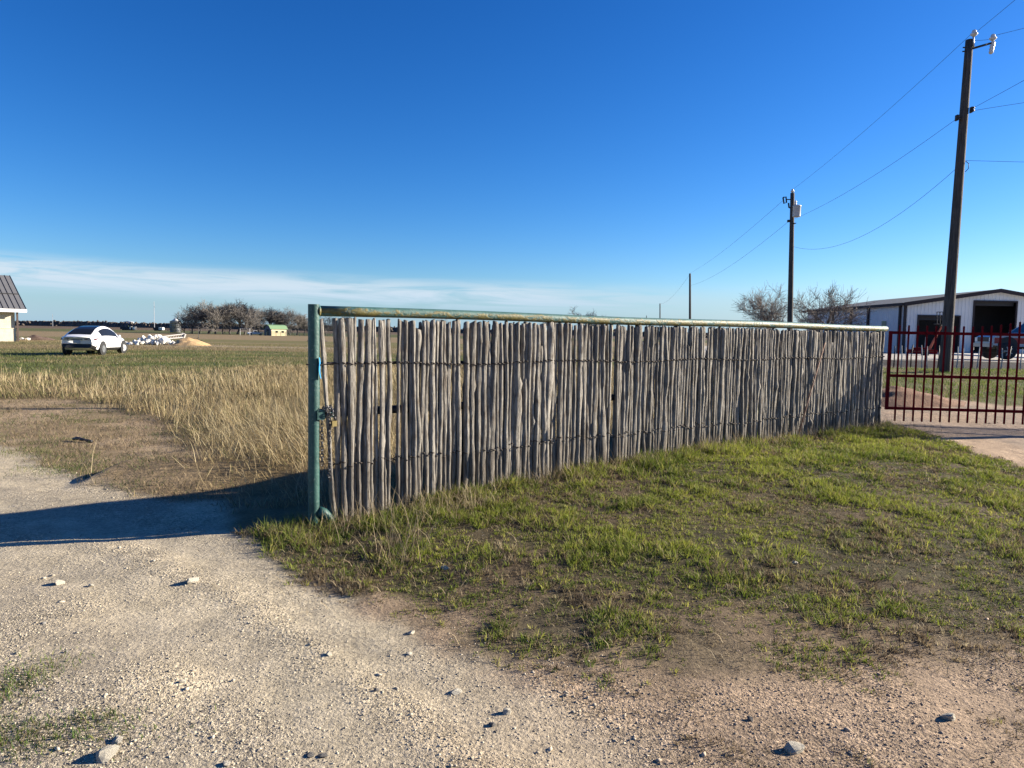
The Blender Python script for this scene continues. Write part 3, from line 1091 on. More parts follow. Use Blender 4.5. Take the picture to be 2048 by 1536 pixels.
def line(a, b, sag, r, label, grp=None, name='power_line'):
    a, b = Vector(a), Vector(b)
    pts = []
    for i in range(25):
        tt = i / 24
        p = a.lerp(b, tt)
        p.z -= sag * 4 * tt * (1 - tt)
        pts.append(p - a)
    mb = MB()
    mb.tube(pts, r * 0.55, 5)
    o = mb.build(name, M_cable, None, True, a)
    return tag(o, label, 'cable', grp)


W1 = Vector(at_depth(1943, 70, Y1)) + Vector((0, -0.1, 0.05))
W2 = Vector(at_depth(1584, 380, Y2))
line(W1, W2, 0.15, 0.009, 'uppermost overhead line from nearest pole top to transformer pole top')
line(at_depth(1914, 237, Y1), at_depth(1590, 437, Y2), 0.22, 0.010, 'middle overhead line between nearest pole and transformer can')
line(at_depth(1917, 333, Y1), at_depth(1586, 493, Y2), 0.85, 0.010, 'lowest sagging overhead line between nearest pole and transformer pole')
line(at_depth(1566, 401, Y2), at_depth(1380, 546, Y3), 0.3, 0.012, 'upper thin line from transformer pole down to the slim pole')
line(at_depth(1576, 444, Y2), at_depth(1380, 571, Y3), 0.5, 0.012, 'lower thin line from transformer pole down to the slim pole')
line(at_depth(1380, 548, Y3), at_depth(1320, 608, Y4), 0.8, 0.016, 'faint thin line from slim pole to the far short pole')


def outward(px0, py0, px1, py1, Yb, k, sag, label, r=0.009):
    a = Vector(at_depth(px0, py0, Y1))
    b = Vector(at_depth(px1, py1, Yb))
    line(a, a + (b - a) * k, sag, r, label)


outward(1944, 71, 2022, 2, 17.2, 6, 0.1, 'line running from nearest pole top up out of the top right corner')
outward(1985, 72, 2048, 53, 19.5, 8, 0.1, 'line leaving the side arm insulator of the nearest pole to the right')
outward(1941, 219, 2048, 156, 17.2, 6, 0.1, 'line rising to the right from the spool on the nearest pole')
outward(1942, 222, 2048, 212, 19.5, 8, -0.2, 'nearly level line running right from the spool on the nearest pole')
outward(1932, 321, 2048, 324, 19.5, 8, 0.0, 'lowest level line running right from the nearest pole')
line(at_depth(1946, 80, Y1), at_depth(1980, 78, Y1), 0.02, 0.008, 'short jumper lead between pole top and side arm insulator')

# ------------------------------------------------------------------ metal building on the right
BD = 59.0
bz = 0.57
bx0 = float(at_depth(1806, 700, BD)[0])
bxm = float(at_depth(1991, 640, BD)[0])
bhalf = bxm - bx0
bw, bl = 2 * bhalf, 19.5
eave = float(at_depth(1806, 606, BD)[2]) - bz
ridge = float(at_depth(1991, 580, BD)[2]) - bz
M_panel = plain('white_metal_panel', (0.64, 0.64, 0.64), 0.6, 0.0, 0.04, 1.5)
M_dkred = plain('dark_trim_paint', (0.018, 0.010, 0.012), 0.7)
M_roofm = plain('galvalume_roof', (0.15, 0.155, 0.155), 0.8, 0.0, 0.06)
M_roofm.node_tree.nodes['Principled BSDF'].inputs['Specular IOR Level'].default_value = 0.1
M_dark = plain('interior_dark', (0.03, 0.03, 0.035), 0.8)
bld = thing('metal_building', (bx0, BD, bz), 'large white metal shop building with dark trim and open bay doors', 'building')


def rib_wall(x0, x1, zbf, ztf, along='x', fixed=0.0, out=-1):
    """vertical ribbed sheet; along x at y=fixed or along y at x=fixed"""
    mb = MB()
    n = max(1, int(round((x1 - x0) / 0.30)))
    st = (x1 - x0) / n
    cols_ = []
    for i in range(n):
        a = x0 + i * st
        for d, h in ((0, 0), (0.55, 0), (0.65, 0.03), (0.85, 0.03), (0.95, 0)):
            cols_.append((a + d * st, h))
    cols_.append((x1, 0))
    vs, fs = [], []
    for a, h in cols_:
        for z in (zbf(a), ztf(a)):
            vs.append((a, fixed + out * h, z) if along == 'x' else (fixed + out * h, a, z))
    for i in range(len(cols_) - 1):
        fs.append((2 * i, 2 * i + 2, 2 * i + 3, 2 * i + 1))
    return mb.add(vs, fs)


def rz_(x):
    return eave + (ridge - eave) * (1 - abs(x - bhalf) / bhalf) - 0.12


def bxl(px, py=660):
    return float(at_depth(px, py, BD)[0]) - bx0


d1a, d1b, d1h = bxl(1835), bxl(1916), float(at_depth(1876, 633, BD)[2]) - bz
d2a, d2b, d2h = bxl(1945), bxl(2028), float(at_depth(1985, 604, BD)[2]) - bz
for (xa, xb, zb_) in ((0, d1a, 0), (d1a, d1b, d1h), (d1b, d2a, 0), (d2a, d2b, d2h), (d2b, bw, 0)):
    rib_wall(xa, xb, lambda x, z=zb_: z, rz_).build('front_wall', M_panel, bld)
rib_wall(0, bl, lambda x: 0, lambda x: eave - 0.1, 'y', 0.0, -1).build('side_wall', M_panel, bld)
rib_wall(0, bl, lambda x: 0, lambda x: eave - 0.1, 'y', bw, 1).build('side_wall', M_panel, bld)
rib_wall(0, bw, lambda x: 0, rz_, 'x', bl, 1).build('back_wall', M_panel, bld)
for s in (0, 1):
    mb = MB()
    xe = -0.35 if s == 0 else bw + 0.35
    ze = eave - (ridge - eave) * 0.35 / bhalf
    mb.add([(xe, -0.4, ze), (bhalf, -0.4, ridge), (bhalf, bl + 0.4, ridge), (xe, bl + 0.4, ze),
            (xe, -0.4, ze + 0.06), (bhalf, -0.4, ridge + 0.06), (bhalf, bl + 0.4, ridge + 0.06), (xe, bl + 0.4, ze + 0.06)],
           [(0, 1, 2, 3), (7, 6, 5, 4), (0, 4, 5, 1), (1, 5, 6, 2), (2, 6, 7, 3), (3, 7, 4, 0)])
    mb.build('roof', M_roofm, bld)
    # rake trim and eave gutter
    mb = MB()
    mb.add([(xe, -0.46, ze - 0.22), (bhalf, -0.46, ridge - 0.22), (bhalf, -0.46, ridge + 0.09), (xe, -0.46, ze + 0.09),
            (xe, -0.405, ze - 0.22), (bhalf, -0.405, ridge - 0.22), (bhalf, -0.405, ridge + 0.09), (xe, -0.405, ze + 0.09)],
           [(0, 1, 2, 3), (7, 6, 5, 4), (0, 4, 5, 1), (1, 5, 6, 2), (2, 6, 7, 3), (3, 7, 4, 0)])
    mb.build('rake_trim', M_dkred, bld)
    MB().box((xe + (-0.08 if s == 0 else 0.08), bl / 2, ze - 0.05), (0.15, bl + 0.8, 0.22)).build('gutter', M_dkred, bld)
MB().box((-0.03, -0.06, eave / 2 - 0.06), (0.22, 0.10, eave - 0.1)).build('corner_trim', M_dkred, bld)
for yy in (0.55, 5.9, 9.2, 13.0, 17.0):
    MB().box((-0.12, yy, eave / 2 - 0.1), (0.13, 0.24, eave - 0.2)).build('downspout', M_dkred, bld)
w_ = MB(); w_.box((-0.05, 3.1, 2.35), (0.06, 0.95, 0.9)); wo = w_.build('window', M_panel, bld)
MB().box((-0.085, 3.1, 2.35), (0.02, 0.8, 0.75)).build('pane', plain('green_glass', (0.05, 0.12, 0.11), 0.1), wo)
for (xa, xb, h) in ((d1a, d1b, d1h), (d2a, d2b, d2h)):
    fr = MB()
    fr.box((xa - 0.04, -0.06, h / 2), (0.12, 0.10, h)); fr.box((xb + 0.04, -0.06, h / 2), (0.12, 0.10, h)); fr.box(((xa + xb) / 2, -0.065, h + 0.05), (xb - xa + 0.2, 0.10, 0.12))
    fr.build('door_frame', M_dkred, bld)
    roll = MB(); roll.box(((xa + xb) / 2, 0.5, h - 0.05), (xb - xa, 0.5, 0.5)); roll.build('rolled_door', M_dark, bld)
MB().box((bhalf, bl / 2, 0.03), (bw - 0.1, bl - 0.1, 0.05)).build('floor', plain('slab_inside', (0.09, 0.09, 0.09), 0.8), bld)
MB().box((bhalf, 4.5, ridge * 0.40), (bw - 0.3, 0.1, ridge * 0.78)).build('partition', M_dark, bld)

slab = MB(); slab.box((0, 0, 0), (26, 21.0, 0.12))
o = slab.build('concrete_apron', plain('concrete', (0.56, 0.53, 0.47), 0.9, 0, 0.1, 1.2), None, False, (bx0 + 13.6, 48.4, 0.66))
tag(o, 'pale concrete apron in front of the metal building', 'apron', kind='structure')

# towable lift with a red boom standing in front of the small bay door
LD = 50.0
lift = thing('boom_lift', (float(at_depth(1850, 700, LD)[0]), LD, 0.72), 'red towable boom lift with black basket in front of the small bay door', 'lift')


def lp(px, py, dy=0):
    return Vector(at_depth(px, py, LD + dy)) - lift.location


M_orange = plain('orange_boom', (0.45, 0.10, 0.04), 0.5)
mb = MB()
mb.box(lp(1846, 703) + Vector((0, 0, 0)), (1.3, 1.3, 0.28)); mb.box(lp(1838, 700), (0.5, 1.0, 0.35))
mb.build('chassis', M_red, lift)
for dy in (-0.6, 0.6):
    mb = MB(); mb.lathe([(0.02, -0.09), (0.25, -0.09), (0.28, -0.05), (0.28, 0.05), (0.25, 0.09), (0.02, 0.09)], lp(1850, 706, dy), 14, 0, 'y'); mb.build('wheel', M_rubber, lift, True)
MB().tube([lp(1856, 703), lp(1871, 675), lp(1884, 652)], [0.10, 0.085, 0.06], 6).build('boom', M_orange, lift)
MB().tube([lp(1850, 700), lp(1852, 674), lp(1855, 674)], 0.04, 6).build('mast', M_galv, lift)
mb = MB()
for dy in (-0.4, 0.4):
    for px in (1874, 1880, 1886):
        mb.tube([lp(px, 648, dy), lp(px, 624, dy)], 0.03, 5)
    for py in (624, 635, 648):
        mb.tube([lp(1874, py, dy), lp(1886, py, dy)], 0.03, 5)
for px in (1874, 1886):
    for py in (624, 648):
        mb.tube([lp(px, py, -0.4), lp(px, py, 0.4)], 0.03, 5)
mb.box(lp(1880, 648), (0.45, 0.8, 0.06))
mb.build('basket', M_black, lift)
MB().tube([lp(1880, 650), lp(1884, 652)], 0.07, 6).build('basket_pivot', M_black, lift)


# ------------------------------------------------------------------ vehicles
def wheel(parent, x, y, z, r, w, side, rim=True):
    e = bpy.data.objects.new('wheel', MB().lathe([(r * 0.55, -w / 2), (r * 0.92, -w / 2), (r, -w * 0.3), (r, w * 0.3), (r * 0.92, w / 2), (r * 0.55, w / 2)], (0, 0, 0), 24, 0, 'y').mesh('wheel', M_rubber, True))
    COL.objects.link(e)
    e.parent = parent
    e.location = (x, y, z)
    mb = MB()
    yo = side * w / 2 * 0.86
    mb.lathe([(0.0, 0), (r * 0.56, 0.0), (r * 0.56, 0.02), (r * 0.0, 0.02)], (0, yo, 0), 20, 1, 'y')
    for k in range(5):
        a = 2 * math.pi * k / 5
        rot = Matrix.Rotation(-a, 3, 'Y')
        mb.box(rot @ Vector((r * 0.28, 0, 0)) + Vector((0, yo + side * 0.02, 0)), (r * 0.50, 0.03, r * 0.11), 0, rot)
    mb.lathe([(0.0, -0.02), (r * 0.16, -0.02), (r * 0.16, 0.03), (0.0, 0.03)], (0, yo + side * 0.02, 0), 12, 0, 'y')
    mb.lathe([(r * 0.54, -0.02), (r * 0.57, -0.02), (r * 0.57, 0.03), (r * 0.53, 0.03)], (0, yo, 0), 24, 0, 'y')
    mb.build('rim', [M_rim, M_trim], e)
    return e


CYD = 41.0
cpos = gpt(189, 711)
cpx = at_depth(190, 711, CYD)
car = thing('parked_car', (cpx[0] + 0.06, CYD, float(hgt(cpx[0], CYD))), 'white hatchback car with dark glass roof parked on the grass', 'car', math.radians(90 + 8.5))
# car local: +x forward, +y left, origin centre
XS = np.linspace(0, 4.75, 80)


def itp(x, pts):
    a = np.array(pts)
    return np.interp(x, a[:, 0], a[:, 1])


def smooth1(f, pts):
    y = itp(XS, pts)
    k = np.array([1, 2, 3, 2, 1]) / 9.0
    yp = np.pad(y, 2, mode='edge')
    return np.convolve(yp, k, 'valid')


zr = smooth1(0, [(0, .93), (.06, 1.02), (.22, 1.09), (.5, 1.24), (1.0, 1.45), (1.5, 1.57), (2.0, 1.62), (2.4, 1.61), (2.8, 1.53), (3.2, 1.34), (3.55, 1.13), (3.8, 1.03), (4.3, .92), (4.6, .79), (4.75, .62)])
zs = smooth1(0, [(0, .88), (.2, .96), (.6, 1.0), (1.5, .98), (2.5, .95), (3.3, .94), (3.9, .9), (4.3, .82), (4.6, .7), (4.75, .55)])
ws = smooth1(0, [(0, .74), (.1, .84), (.4, .93), (.9, .965), (1.6, .95), (3.2, .95), (3.8, .96), (4.2, .91), (4.5, .78), (4.75, .5)])
wr = smooth1(0, [(0, .66), (.5, .70), (1, .62), (1.6, .585), (2.4, .585), (2.9, .62), (3.4, .72), (3.8, .74), (4.3, .68), (4.75, .4)])
zbm = smooth1(0, [(0, .42), (.15, .34), (.4, .25), (4.3, .22), (4.6, .27), (4.75, .36)])
rings = []
for i, x in enumerate(XS):
    w, s, r_, wq, bt = ws[i], zs[i], zr[i], wr[i], zbm[i]
    half = [(0, bt), (w * .8, bt), (w * .93, bt + .06), (w * .985, bt + .17), (w, (bt + s) / 2 - .02), (w * .99, s - .16), (w * .965, s - .05), (w * .93, s)]
    a, c_ = (w * .93, s), (wq, r_ - .05 * min(1, (r_ - s) / .2))
    for q in (0.15, 0.35, 0.6, 0.85):
        half.append((a[0] + (c_[0] - a[0]) * q + 0.025 * math.sin(q * math.pi) * min(1, (r_ - s) / .4), a[1] + (c_[1] - a[1]) * q))
    half += [c_, (wq * .86, r_ - .012), (wq * .5, r_), (0, r_ + .006)]
    rings.append([(x - 2.37, -y, z) for y, z in half])
HN = len(rings[0])
full = []
for rg in rings:
    full.append(rg + [(x, -y, z) for x, y, z in rg[::-1][1:-1]])
N = len(full[0])
parts = {k: MB() for k in ('body', 'rear_window', 'roof_glass', 'windscreen', 'side_window', 'bumper_trim')}
faces = {k: [] for k in parts}
for i in range(len(full) - 1):
    x = XS[i] + 0.03
    for j in range(N):
        jj = (j + 1) % N
        h = j if j < HN - 1 else N - 1 - j      # index along the half ring
        z = np.mean([full[i][j][2], full[i][jj][2]])
        key = 'body'
        if h >= 13 and 0.32 < x < 1.55:
            key = 'rear_window'
        elif h >= 13 and 1.55 <= x < 2.62:
            key = 'roof_glass'
        elif h >= 12 and 2.72 < x < 3.52:
            key = 'windscreen'
        elif 8 <= h <= 10 and 0.98 < x < 3.18 and (zr[i] - zs[i]) > 0.30 + 0.10 * (h == 10) * (x < 1.4):
            key = 'side_window'
        elif z < 0.36 and 0.25 < x < 4.5 and h >= 1:
            key = 'bumper_trim'
        elif x < 0.30 and z < 0.56 and h >= 1:
            key = 'bumper_trim'
        faces[key].append((i * N + j, i * N + jj, (i + 1) * N + jj, (i + 1) * N + j))
allv = [p for r_ in full for p in r_]
faces['body'].append(tuple(range(4, N - 3)))
faces['bumper_trim'].append(tuple(list(range(0, 5)) + list(range(N - 4, N))))
for k, fl in faces.items():
    usedv = sorted({i for q in fl for i in q})
    mp = {v_: n_ for n_, v_ in enumerate(usedv)}
    parts[k].add([allv[v_] for v_ in usedv], [tuple(mp[i] for i in q) for q in fl])
    parts[k].build(k, {'body': M_carwhite, 'bumper_trim': M_trim}.get(k, M_glass), car, True)
for sx in (0.93, 3.82):
    for sd in (1, -1):
        arch = MB()
        arch.lathe([(0.0, -0.09), (0.425, -0.09), (0.425, 0.09), (0.0, 0.09)], (sx - 2.37, sd * 0.885, 0.36), 26, 0, 'y')
        arch.build('wheel_arch', M_trim, car)
        wh = wheel(car, sx - 2.37, sd * 0.872, 0.345, 0.35, 0.23, sd)
        if sx > 3:
            wh.rotation_euler = (0, 0, math.radians(-24))
for sd in (1, -1):
    mb = MB()
    mb.add([(-2.40, sd * .36, .90), (-2.38, sd * .62, .905), (-2.20, sd * .86, .93), (-1.98, sd * .925, .945), (-2.0, sd * .935, .87), (-2.22, sd * .885, .835), (-2.385, sd * .66, .83), (-2.405, sd * .42, .855),
            (-2.3, sd * .36, .90), (-2.28, sd * .62, .905), (-2.1, sd * .76, .93), (-1.95, sd * .825, .945), (-1.95, sd * .835, .87), (-2.12, sd * .785, .835), (-2.28, sd * .66, .83), (-2.3, sd * .42, .855)],
           [(0, 1, 2, 3, 4, 5, 6, 7)] + [(i, i + 8, (i + 1) % 8 + 8, (i + 1) % 8) for i in range(8)])
    mb.build('tail_light', M_tail, car)
    mb = MB()
    mb.lathe([(0.0, -.09), (.08, -.07), (.1, 0), (.09, .06), (0, .1)], (0.72, sd * 1.0, 1.02), 10, 0, 'y')
    mb.box((0.74, sd * .93, .98), (.1, .14, .04))
    mb.build('mirror', M_carwhite, car, True)
MB().box((-2.392, 0, .74), (.03, .36, .15)).build('number_plate', M_plate, car)
MB().box((-2.385, 0, .845), (.03, .56, .025)).build('boot_trim', M_trim, car)
MB().tube([(-2.36, -.75, .985), (-2.39, 0, 1.0), (-2.36, .75, .985)], .03, 6).build('spoiler', M_carwhite, car, True)


def pickup(name, loc_, rz, label, paint, lift_, stripe, tyre, group=None):
    p = thing(name, loc_, label, 'pickup truck', rz, group)
    L0, W = 5.4, 1.9
    z0 = 0.45 + lift_
    # side profile (x forward); bed, lower cab, hood
    prof = [(-2.7, z0 + .1), (-2.7, z0 + .68), (-0.55, z0 + .70), (1.05, z0 + .70), (1.2, z0 + .68), (2.45, z0 + .60), (2.68, z0 + .45), (2.7, z0 + .08), (2.3, z0), (-2.5, z0)]
    MB().prism(prof, -W / 2, W / 2).build('body', paint, p)
    cab = MB()
    lo = [(-0.75, z0 + .70), (1.10, z0 + .70)]
    hi = [(-0.60, z0 + 1.26), (0.42, z0 + 1.26)]
    yb, yt = W / 2 - .04, W / 2 - .20
    v_ = [(lo[0][0], -yb, lo[0][1]), (lo[1][0], -yb, lo[1][1]), (lo[1][0], yb, lo[1][1]), (lo[0][0], yb, lo[0][1]),
          (hi[0][0], -yt, hi[0][1]), (hi[1][0], -yt, hi[1][1]), (hi[1][0], yt, hi[1][1]), (hi[0][0], yt, hi[0][1])]
    cab.add(v_, [(0, 1, 5, 4), (1, 2, 6, 5), (2, 3, 7, 6), (3, 0, 4, 7)])
    cab.build('cab', paint, p)
    MB().box(((hi[0][0] + hi[1][0]) / 2, 0, hi[0][1] + .02), (hi[1][0] - hi[0][0] + .06, yt * 2 + .06, .06)).build('roof', paint, p)

    def face(a, b_, c, d, k, nm, off):
        A, B, C_, D = [Vector(v_[i]) for i in (a, b_, c, d)]
        cen = (A + B + C_ + D) / 4
        nrm = (B - A).cross(D - A).normalized() * off
        mb = MB()
        q = [cen + (P - cen) * k + nrm for P in (A, B, C_, D)]
        mb.add(q + [P - nrm * 1.5 for P in q], [(0, 1, 2, 3), (0, 4, 5, 1), (1, 5, 6, 2), (2, 6, 7, 3), (3, 7, 4, 0)])
        mb.build(nm, M_glass, p)
    face(0, 1, 5, 4, .80, 'side_window', .012)
    face(2, 3, 7, 6, .80, 'side_window', .012)
    face(1, 2, 6, 5, .84, 'windscreen', .012)
    face(3, 0, 4, 7, .80, 'rear_window', .012)
    if stripe:
        for sd in (-1, 1):
            MB().box((0, sd * (W / 2 + .004), z0 + .30), (5.2, .012, .30)).build('stripe', M_truckred, p)
    MB().box((2.74, 0, z0 + .06), (.16, W, .2)).build('bumper', M_rim, p)
    MB().box((-2.76, 0, z0 + .06), (.14, W * .95, .16)).build('bumper', M_rim, p)
    MB().box((2.70, 0, z0 + .36), (.04, 1.2, .24)).build('grille', M_trim, p)
    for sd in (-1, 1):
        MB().box((2.70, sd * .76, z0 + .36), (.05, .26, .2)).build('headlight', M_porc, p)
        MB().box((-2.71, sd * .84, z0 + .45), (.04, .16, .3)).build('tail_light', M_tail, p)
        MB().box((.85, sd * (W / 2 + .12), z0 + .82), (.12, .22, .2)).build('mirror', M_trim, p)
        for x in (-1.6, 1.95):
            ar = MB(); ar.lathe([(0.0, -.085), (tyre + .04, -.085), (tyre + .04, .085), (0, .085)], (x, sd * (W / 2 - .07), z0 + .02), 22, 0, 'y')
            ar.build('wheel_arch', M_trim, p)
            wheel(p, x, sd * (W / 2 - .06), tyre, tyre, .30, sd)
    MB().box((0, 0, z0 - .06), (4.6, .9, .16)).build('chassis', M_trim, p)
    return p


TD = 37.5
tp = at_depth(1980, 727, TD)
pickup('pickup_truck', (tp[0] + 2.75, TD + 0.35, 0.735), math.radians(171), 'lifted grey and red pickup truck parked before the large bay door', M_truckgrey, 0.24, True, 0.45)
FD = 265.0
tp = at_depth(510, 672, FD)
pickup('pickup_truck', (tp[0], FD, float(hgt(tp[0], FD)) - 0.02), math.radians(30), 'small white pickup truck beside the green roofed shed', M_carwhite, 0.05, False, 0.36)

# thin wire fence behind the gate
wf = thing('wire_fence', (float(at_depth(1780, 730, 21.6)[0]), 21.6, float(hgt(9.0, 21.6))), 'low wire fence of thin crooked pickets beyond the red gate', 'fence')
M_tpost = plain('pale_picket', (0.46, 0.42, 0.36), 0.8, 0, 0.3)
tops = []
for k, px in enumerate((1787, 1803, 1811, 1822, 1843, 1855, 1877, 1914, 1927, 1944, 1956, 2003, 2020, 2042, 2066, 2090, 2115)):
    x = float(at_depth(px, 730, 21.6)[0]) - wf.location.x
    zt = 0.62 + 0.12 * random.random()
    zg = float(hgt(x + wf.location.x, 21.6)) - wf.location.z
    mb = MB()
    j = [random.uniform(-.03, .03) for _ in range(6)]
    mb.tube([(x + j[0], j[3], zg - .1), (x + j[1], j[4], zg + zt * .5), (x + j[2], j[5], zg + zt)], [.022, .02, .015], 6)
    mb.build('fence_picket', M_tpost if k % 3 else M_black, wf, True)
    tops.append((x + j[2], j[5], zg + .52))
for dz in (0, -.25):
    mb = MB(); mb.tube([(a, b_, c + dz) for a, b_, c in tops], .004, 4); mb.build('fence_wire', M_wire, wf)


# ------------------------------------------------------------------ mounds and rubble
def mound(name, c, rx, ry, h, mat, label, cat='mound', seed=1, res=28):
    R = np.random.default_rng(seed)
    o_ = R.random(2) * 50
    vs, fs = [], []
    for i in range(res + 1):
        for j in range(res + 1):
            a, b_ = i / res * 2 - 1, j / res * 2 - 1
            d = math.hypot(a, b_) + 0.35 * (float(fbm(a * 2 + o_[0], b_ * 2 + o_[1], 3)) - 0.5)
            z = h * max(0, 1 - d) ** 0.85 * (1 + 0.5 * (float(fbm(a * 5 + o_[1], b_ * 5, 3)) - 0.5)) - 0.03
            vs.append((a * rx, b_ * ry, z + float(hgt(c[0] + a * rx, c[1] + b_ * ry)) - c[2]))
    n = res + 1
    for i in range(res):
        for j in range(res):
            fs.append((i * n + j, (i + 1) * n + j, (i + 1) * n + j + 1, i * n + j + 1))
    mb = MB(); mb.add(vs, fs)
    return tag(mb.build(name, mat, None, True, c), label, cat)


def rock_mesh(seed, flat=0.7, sub=2):
    R = random.Random(seed)
    t_ = (1 + 5 ** .5) / 2
    import bmesh
    bm = bmesh.new()
    bmesh.ops.create_icosphere(bm, subdivisions=sub, radius=1)
    pl_ = []
    for _ in range(13):
        d = Vector((R.gauss(0, 1), R.gauss(0, 1), R.gauss(0, 1))).normalized()
        pl_.append((d, R.uniform(.42, .78)))
    for v in bm.verts:
        for d, k in pl_:
            e = v.co.dot(d) - k
            if e > 0:
                v.co -= d * e * .98
        v.co *= 1.25 + R.uniform(-.04, .04)
        v.co.z *= flat
    me = bpy.data.meshes.new('stone')
    bm.to_mesh(me)
    bm.free()
    return me


M_dirtm = plain('brown_dirt', (0.21, 0.135, 0.085), 0.95, 0, 0.25, 3, .05)
M_sand = plain('orange_sand', (0.50, 0.33, 0.16), 0.95, 0, 0.15, 3, .03)
q = gpt(72, 680); mound('dirt_mound', (q[0], q[1], q[2]), 1.9, 1.4, .62, plain('dark_dirt', (0.115, 0.075, 0.055), .95, 0, .25, 3, .05), 'dark brown dirt mound between the cream house and the white car', seed=3)
q = gpt(357, 691); mound('sand_pile', (q[0] + .3, q[1] + 1.2, q[2]), 2.1, 1.5, .78, M_sand, 'orange sand pile at the right end of the white rubble', 'sand pile', 8)
q = gpt(1825, 812); mound('dirt_mound', (q[0], q[1] + .55, q[2]), 1.35, .8, .30, plain('reddish_dirt', (0.21, 0.11, 0.06), .95, 0, .25, 8, .03), 'low reddish dirt mound on the drive behind the red gate', seed=12)
q = gpt(634, 683); mound('dirt_mound', (q[0], q[1], q[2]), 1.6, 1.2, .7, plain('blackish_dirt', (0.06, 0.045, 0.035), .95, 0, .25, 3, .05), 'small dark dirt mound seen between corner post and first stake', seed=21)
q = gpt(303, 690)
pile = thing('rubble_pile', (q[0], q[1] + .8, q[2]), 'heap of broken white stone blocks in the field right of the car', 'rubble pile')
Rr = random.Random(3)
PM = [rock_mesh(60 + i, Rr.uniform(.6, .95), 1) for i in range(6)]
M_white = plain('white_stone', (0.72, 0.69, 0.62), .95, 0, .15, 2)
for m_ in PM:
    m_.materials.append(M_white)
for i in range(120):
    a = Rr.gauss(0, .48); b_ = Rr.gauss(0, .4)
    hh_ = max(0, .82 * (1 - abs(a) / 1.15) * (1 - abs(b_) / 1.1))
    x, y = a * 2.1, b_ * 1.6
    s = Rr.uniform(.12, .30)
    o = bpy.data.objects.new('block', PM[i % 6]); COL.objects.link(o); o.parent = pile
    o.location = (x, y, hh_ * Rr.uniform(.4, 1) + s * .3); o.scale = (s * Rr.uniform(.8, 1.5), s, s); o.rotation_euler = (Rr.random() * 6, Rr.random() * 6, Rr.random() * 6)
# grey frame lying behind the rubble
a, b_ = gpt(322, 683), gpt(366, 680)
mb = MB()
va, vb = Vector((0, 0, .25)), Vector(tuple(b_ - a)) + Vector((0, 0, .35))
for dz in (0, .45):
    mb.tube([va + Vector((0, 0, dz * .6)), vb + Vector((0, 0, dz))], .07, 6)
for i in range(9):
    p_ = va.lerp(vb, i / 8); mb.tube([p_, p_ + Vector((.1, 0, .27 + .18 * i / 8))], .05, 5)
mb.box(vb + Vector((0, 0, .15)), (.5, .4, .8), 0, Matrix.Rotation(.4, 3, 'Y'))
tag(mb.build('steel_truss', plain('grey_steel', (.36, .34, .32), .7), None, False, a), 'grey steel truss lying on the ground behind the rubble', 'truss')
q = gpt(397, 682)
mb = MB(); mb.tube([(0, 0, 0), (0, 0, 1.75)], .035, 6); mb.tube([(-.9, 0, .04), (.5, 0, .06)], .03, 6); mb.tube([(-.45, .3, .04), (0, 0, .5)], .02, 5)
tag(mb.build('steel_post', M_black, None, False, q), 'thin dark steel post on a flat foot right of the sand pile', 'post')
for px, py, s, lab in ((44, 680, .26, 'white stone lying near the corner of the cream house'), (55, 681, .30, 'upright white stone left of the dark dirt mound')):
    q = gpt(px, py); me = rock_mesh(px, .8, 1); me.materials.append(M_white)
    o = bpy.data.objects.new('stone', me); COL.objects.link(o); o.location = (q[0], q[1], q[2] + s * .4); o.scale = (s * 1.3, s, s); tag(o, lab, 'stone')

# ------------------------------------------------------------------ house at the left edge
HA = math.radians(48)
corner = gpt(31, 683)
hn = Vector((math.sin(HA), -math.cos(HA), 0))          # facade normal
house = thing('house', (corner[0], corner[1], corner[2]), 'cream stone house with grey standing seam metal roof at left edge', 'house', HA)
# local: +x along facade to the right/deeper, -y outward; corner at origin, house extends to -x and +y
M_cream = plain('cream_stone', (0.54, 0.49, 0.38), .9, 0, .12, 3, .02)
M_seam = plain('grey_metal_roof', (0.15, 0.15, 0.155), .5, .2, .05, 2)
HW, HDp, HE, HR = 11.0, 9.0, 2.95, 6.5
wx0, wx1 = -2.75, -1.45
mb = MB()
for (xa, xb, za, zb_) in ((-HW, wx0, 0, HE), (wx0, wx1, 0, .85), (wx0, wx1, 2.6, HE), (wx1, 0, 0, HE)):
    mb.box(((xa + xb) / 2, .12, (za + zb_) / 2), (xb - xa, .24, zb_ - za))
mb.build('front_wall', M_cream, house)
MB().box((-.12, HDp / 2, HE / 2), (.24, HDp - .5, HE)).build('side_wall', M_cream, house)
MB().box((-HW + .12, HDp / 2, HE / 2), (.24, HDp - .5, HE)).build('side_wall', M_cream, house)
MB().box((-HW / 2, HDp - .12, HE / 2), (HW, .24, HE)).build('back_wall', M_cream, house)
mb = MB(); mb.box((-HW / 2, -.045, .62), (HW + .1, .09, 1.24)); wn_ = mb
mb2 = MB()
for (xa, xb) in ((-HW, wx0 - .05), (wx1 + .05, 0.06)):
    mb2.box(((xa + xb) / 2, -.05, .62), (xb - xa, .10, 1.24)); mb2.box(((xa + xb) / 2, -.06, 1.27), (xb - xa + .04, .14, .07))
mb2.build('stone_wainscot', M_cream, house)
win = MB()
for (c_, d_) in (((wx0 + .04, .05, 1.72), (.08, .1, 1.75)), ((wx1 - .04, .05, 1.72), (.08, .1, 1.75)), (((wx0 + wx1) / 2, .05, .89), (wx1 - wx0, .1, .08)), (((wx0 + wx1) / 2, .05, 2.56), (wx1 - wx0, .1, .08)), (((wx0 + wx1) / 2, .05, 1.72), (.06, .08, 1.7))):
    win.box(c_, d_)
wo = win.build('window', M_black, house)
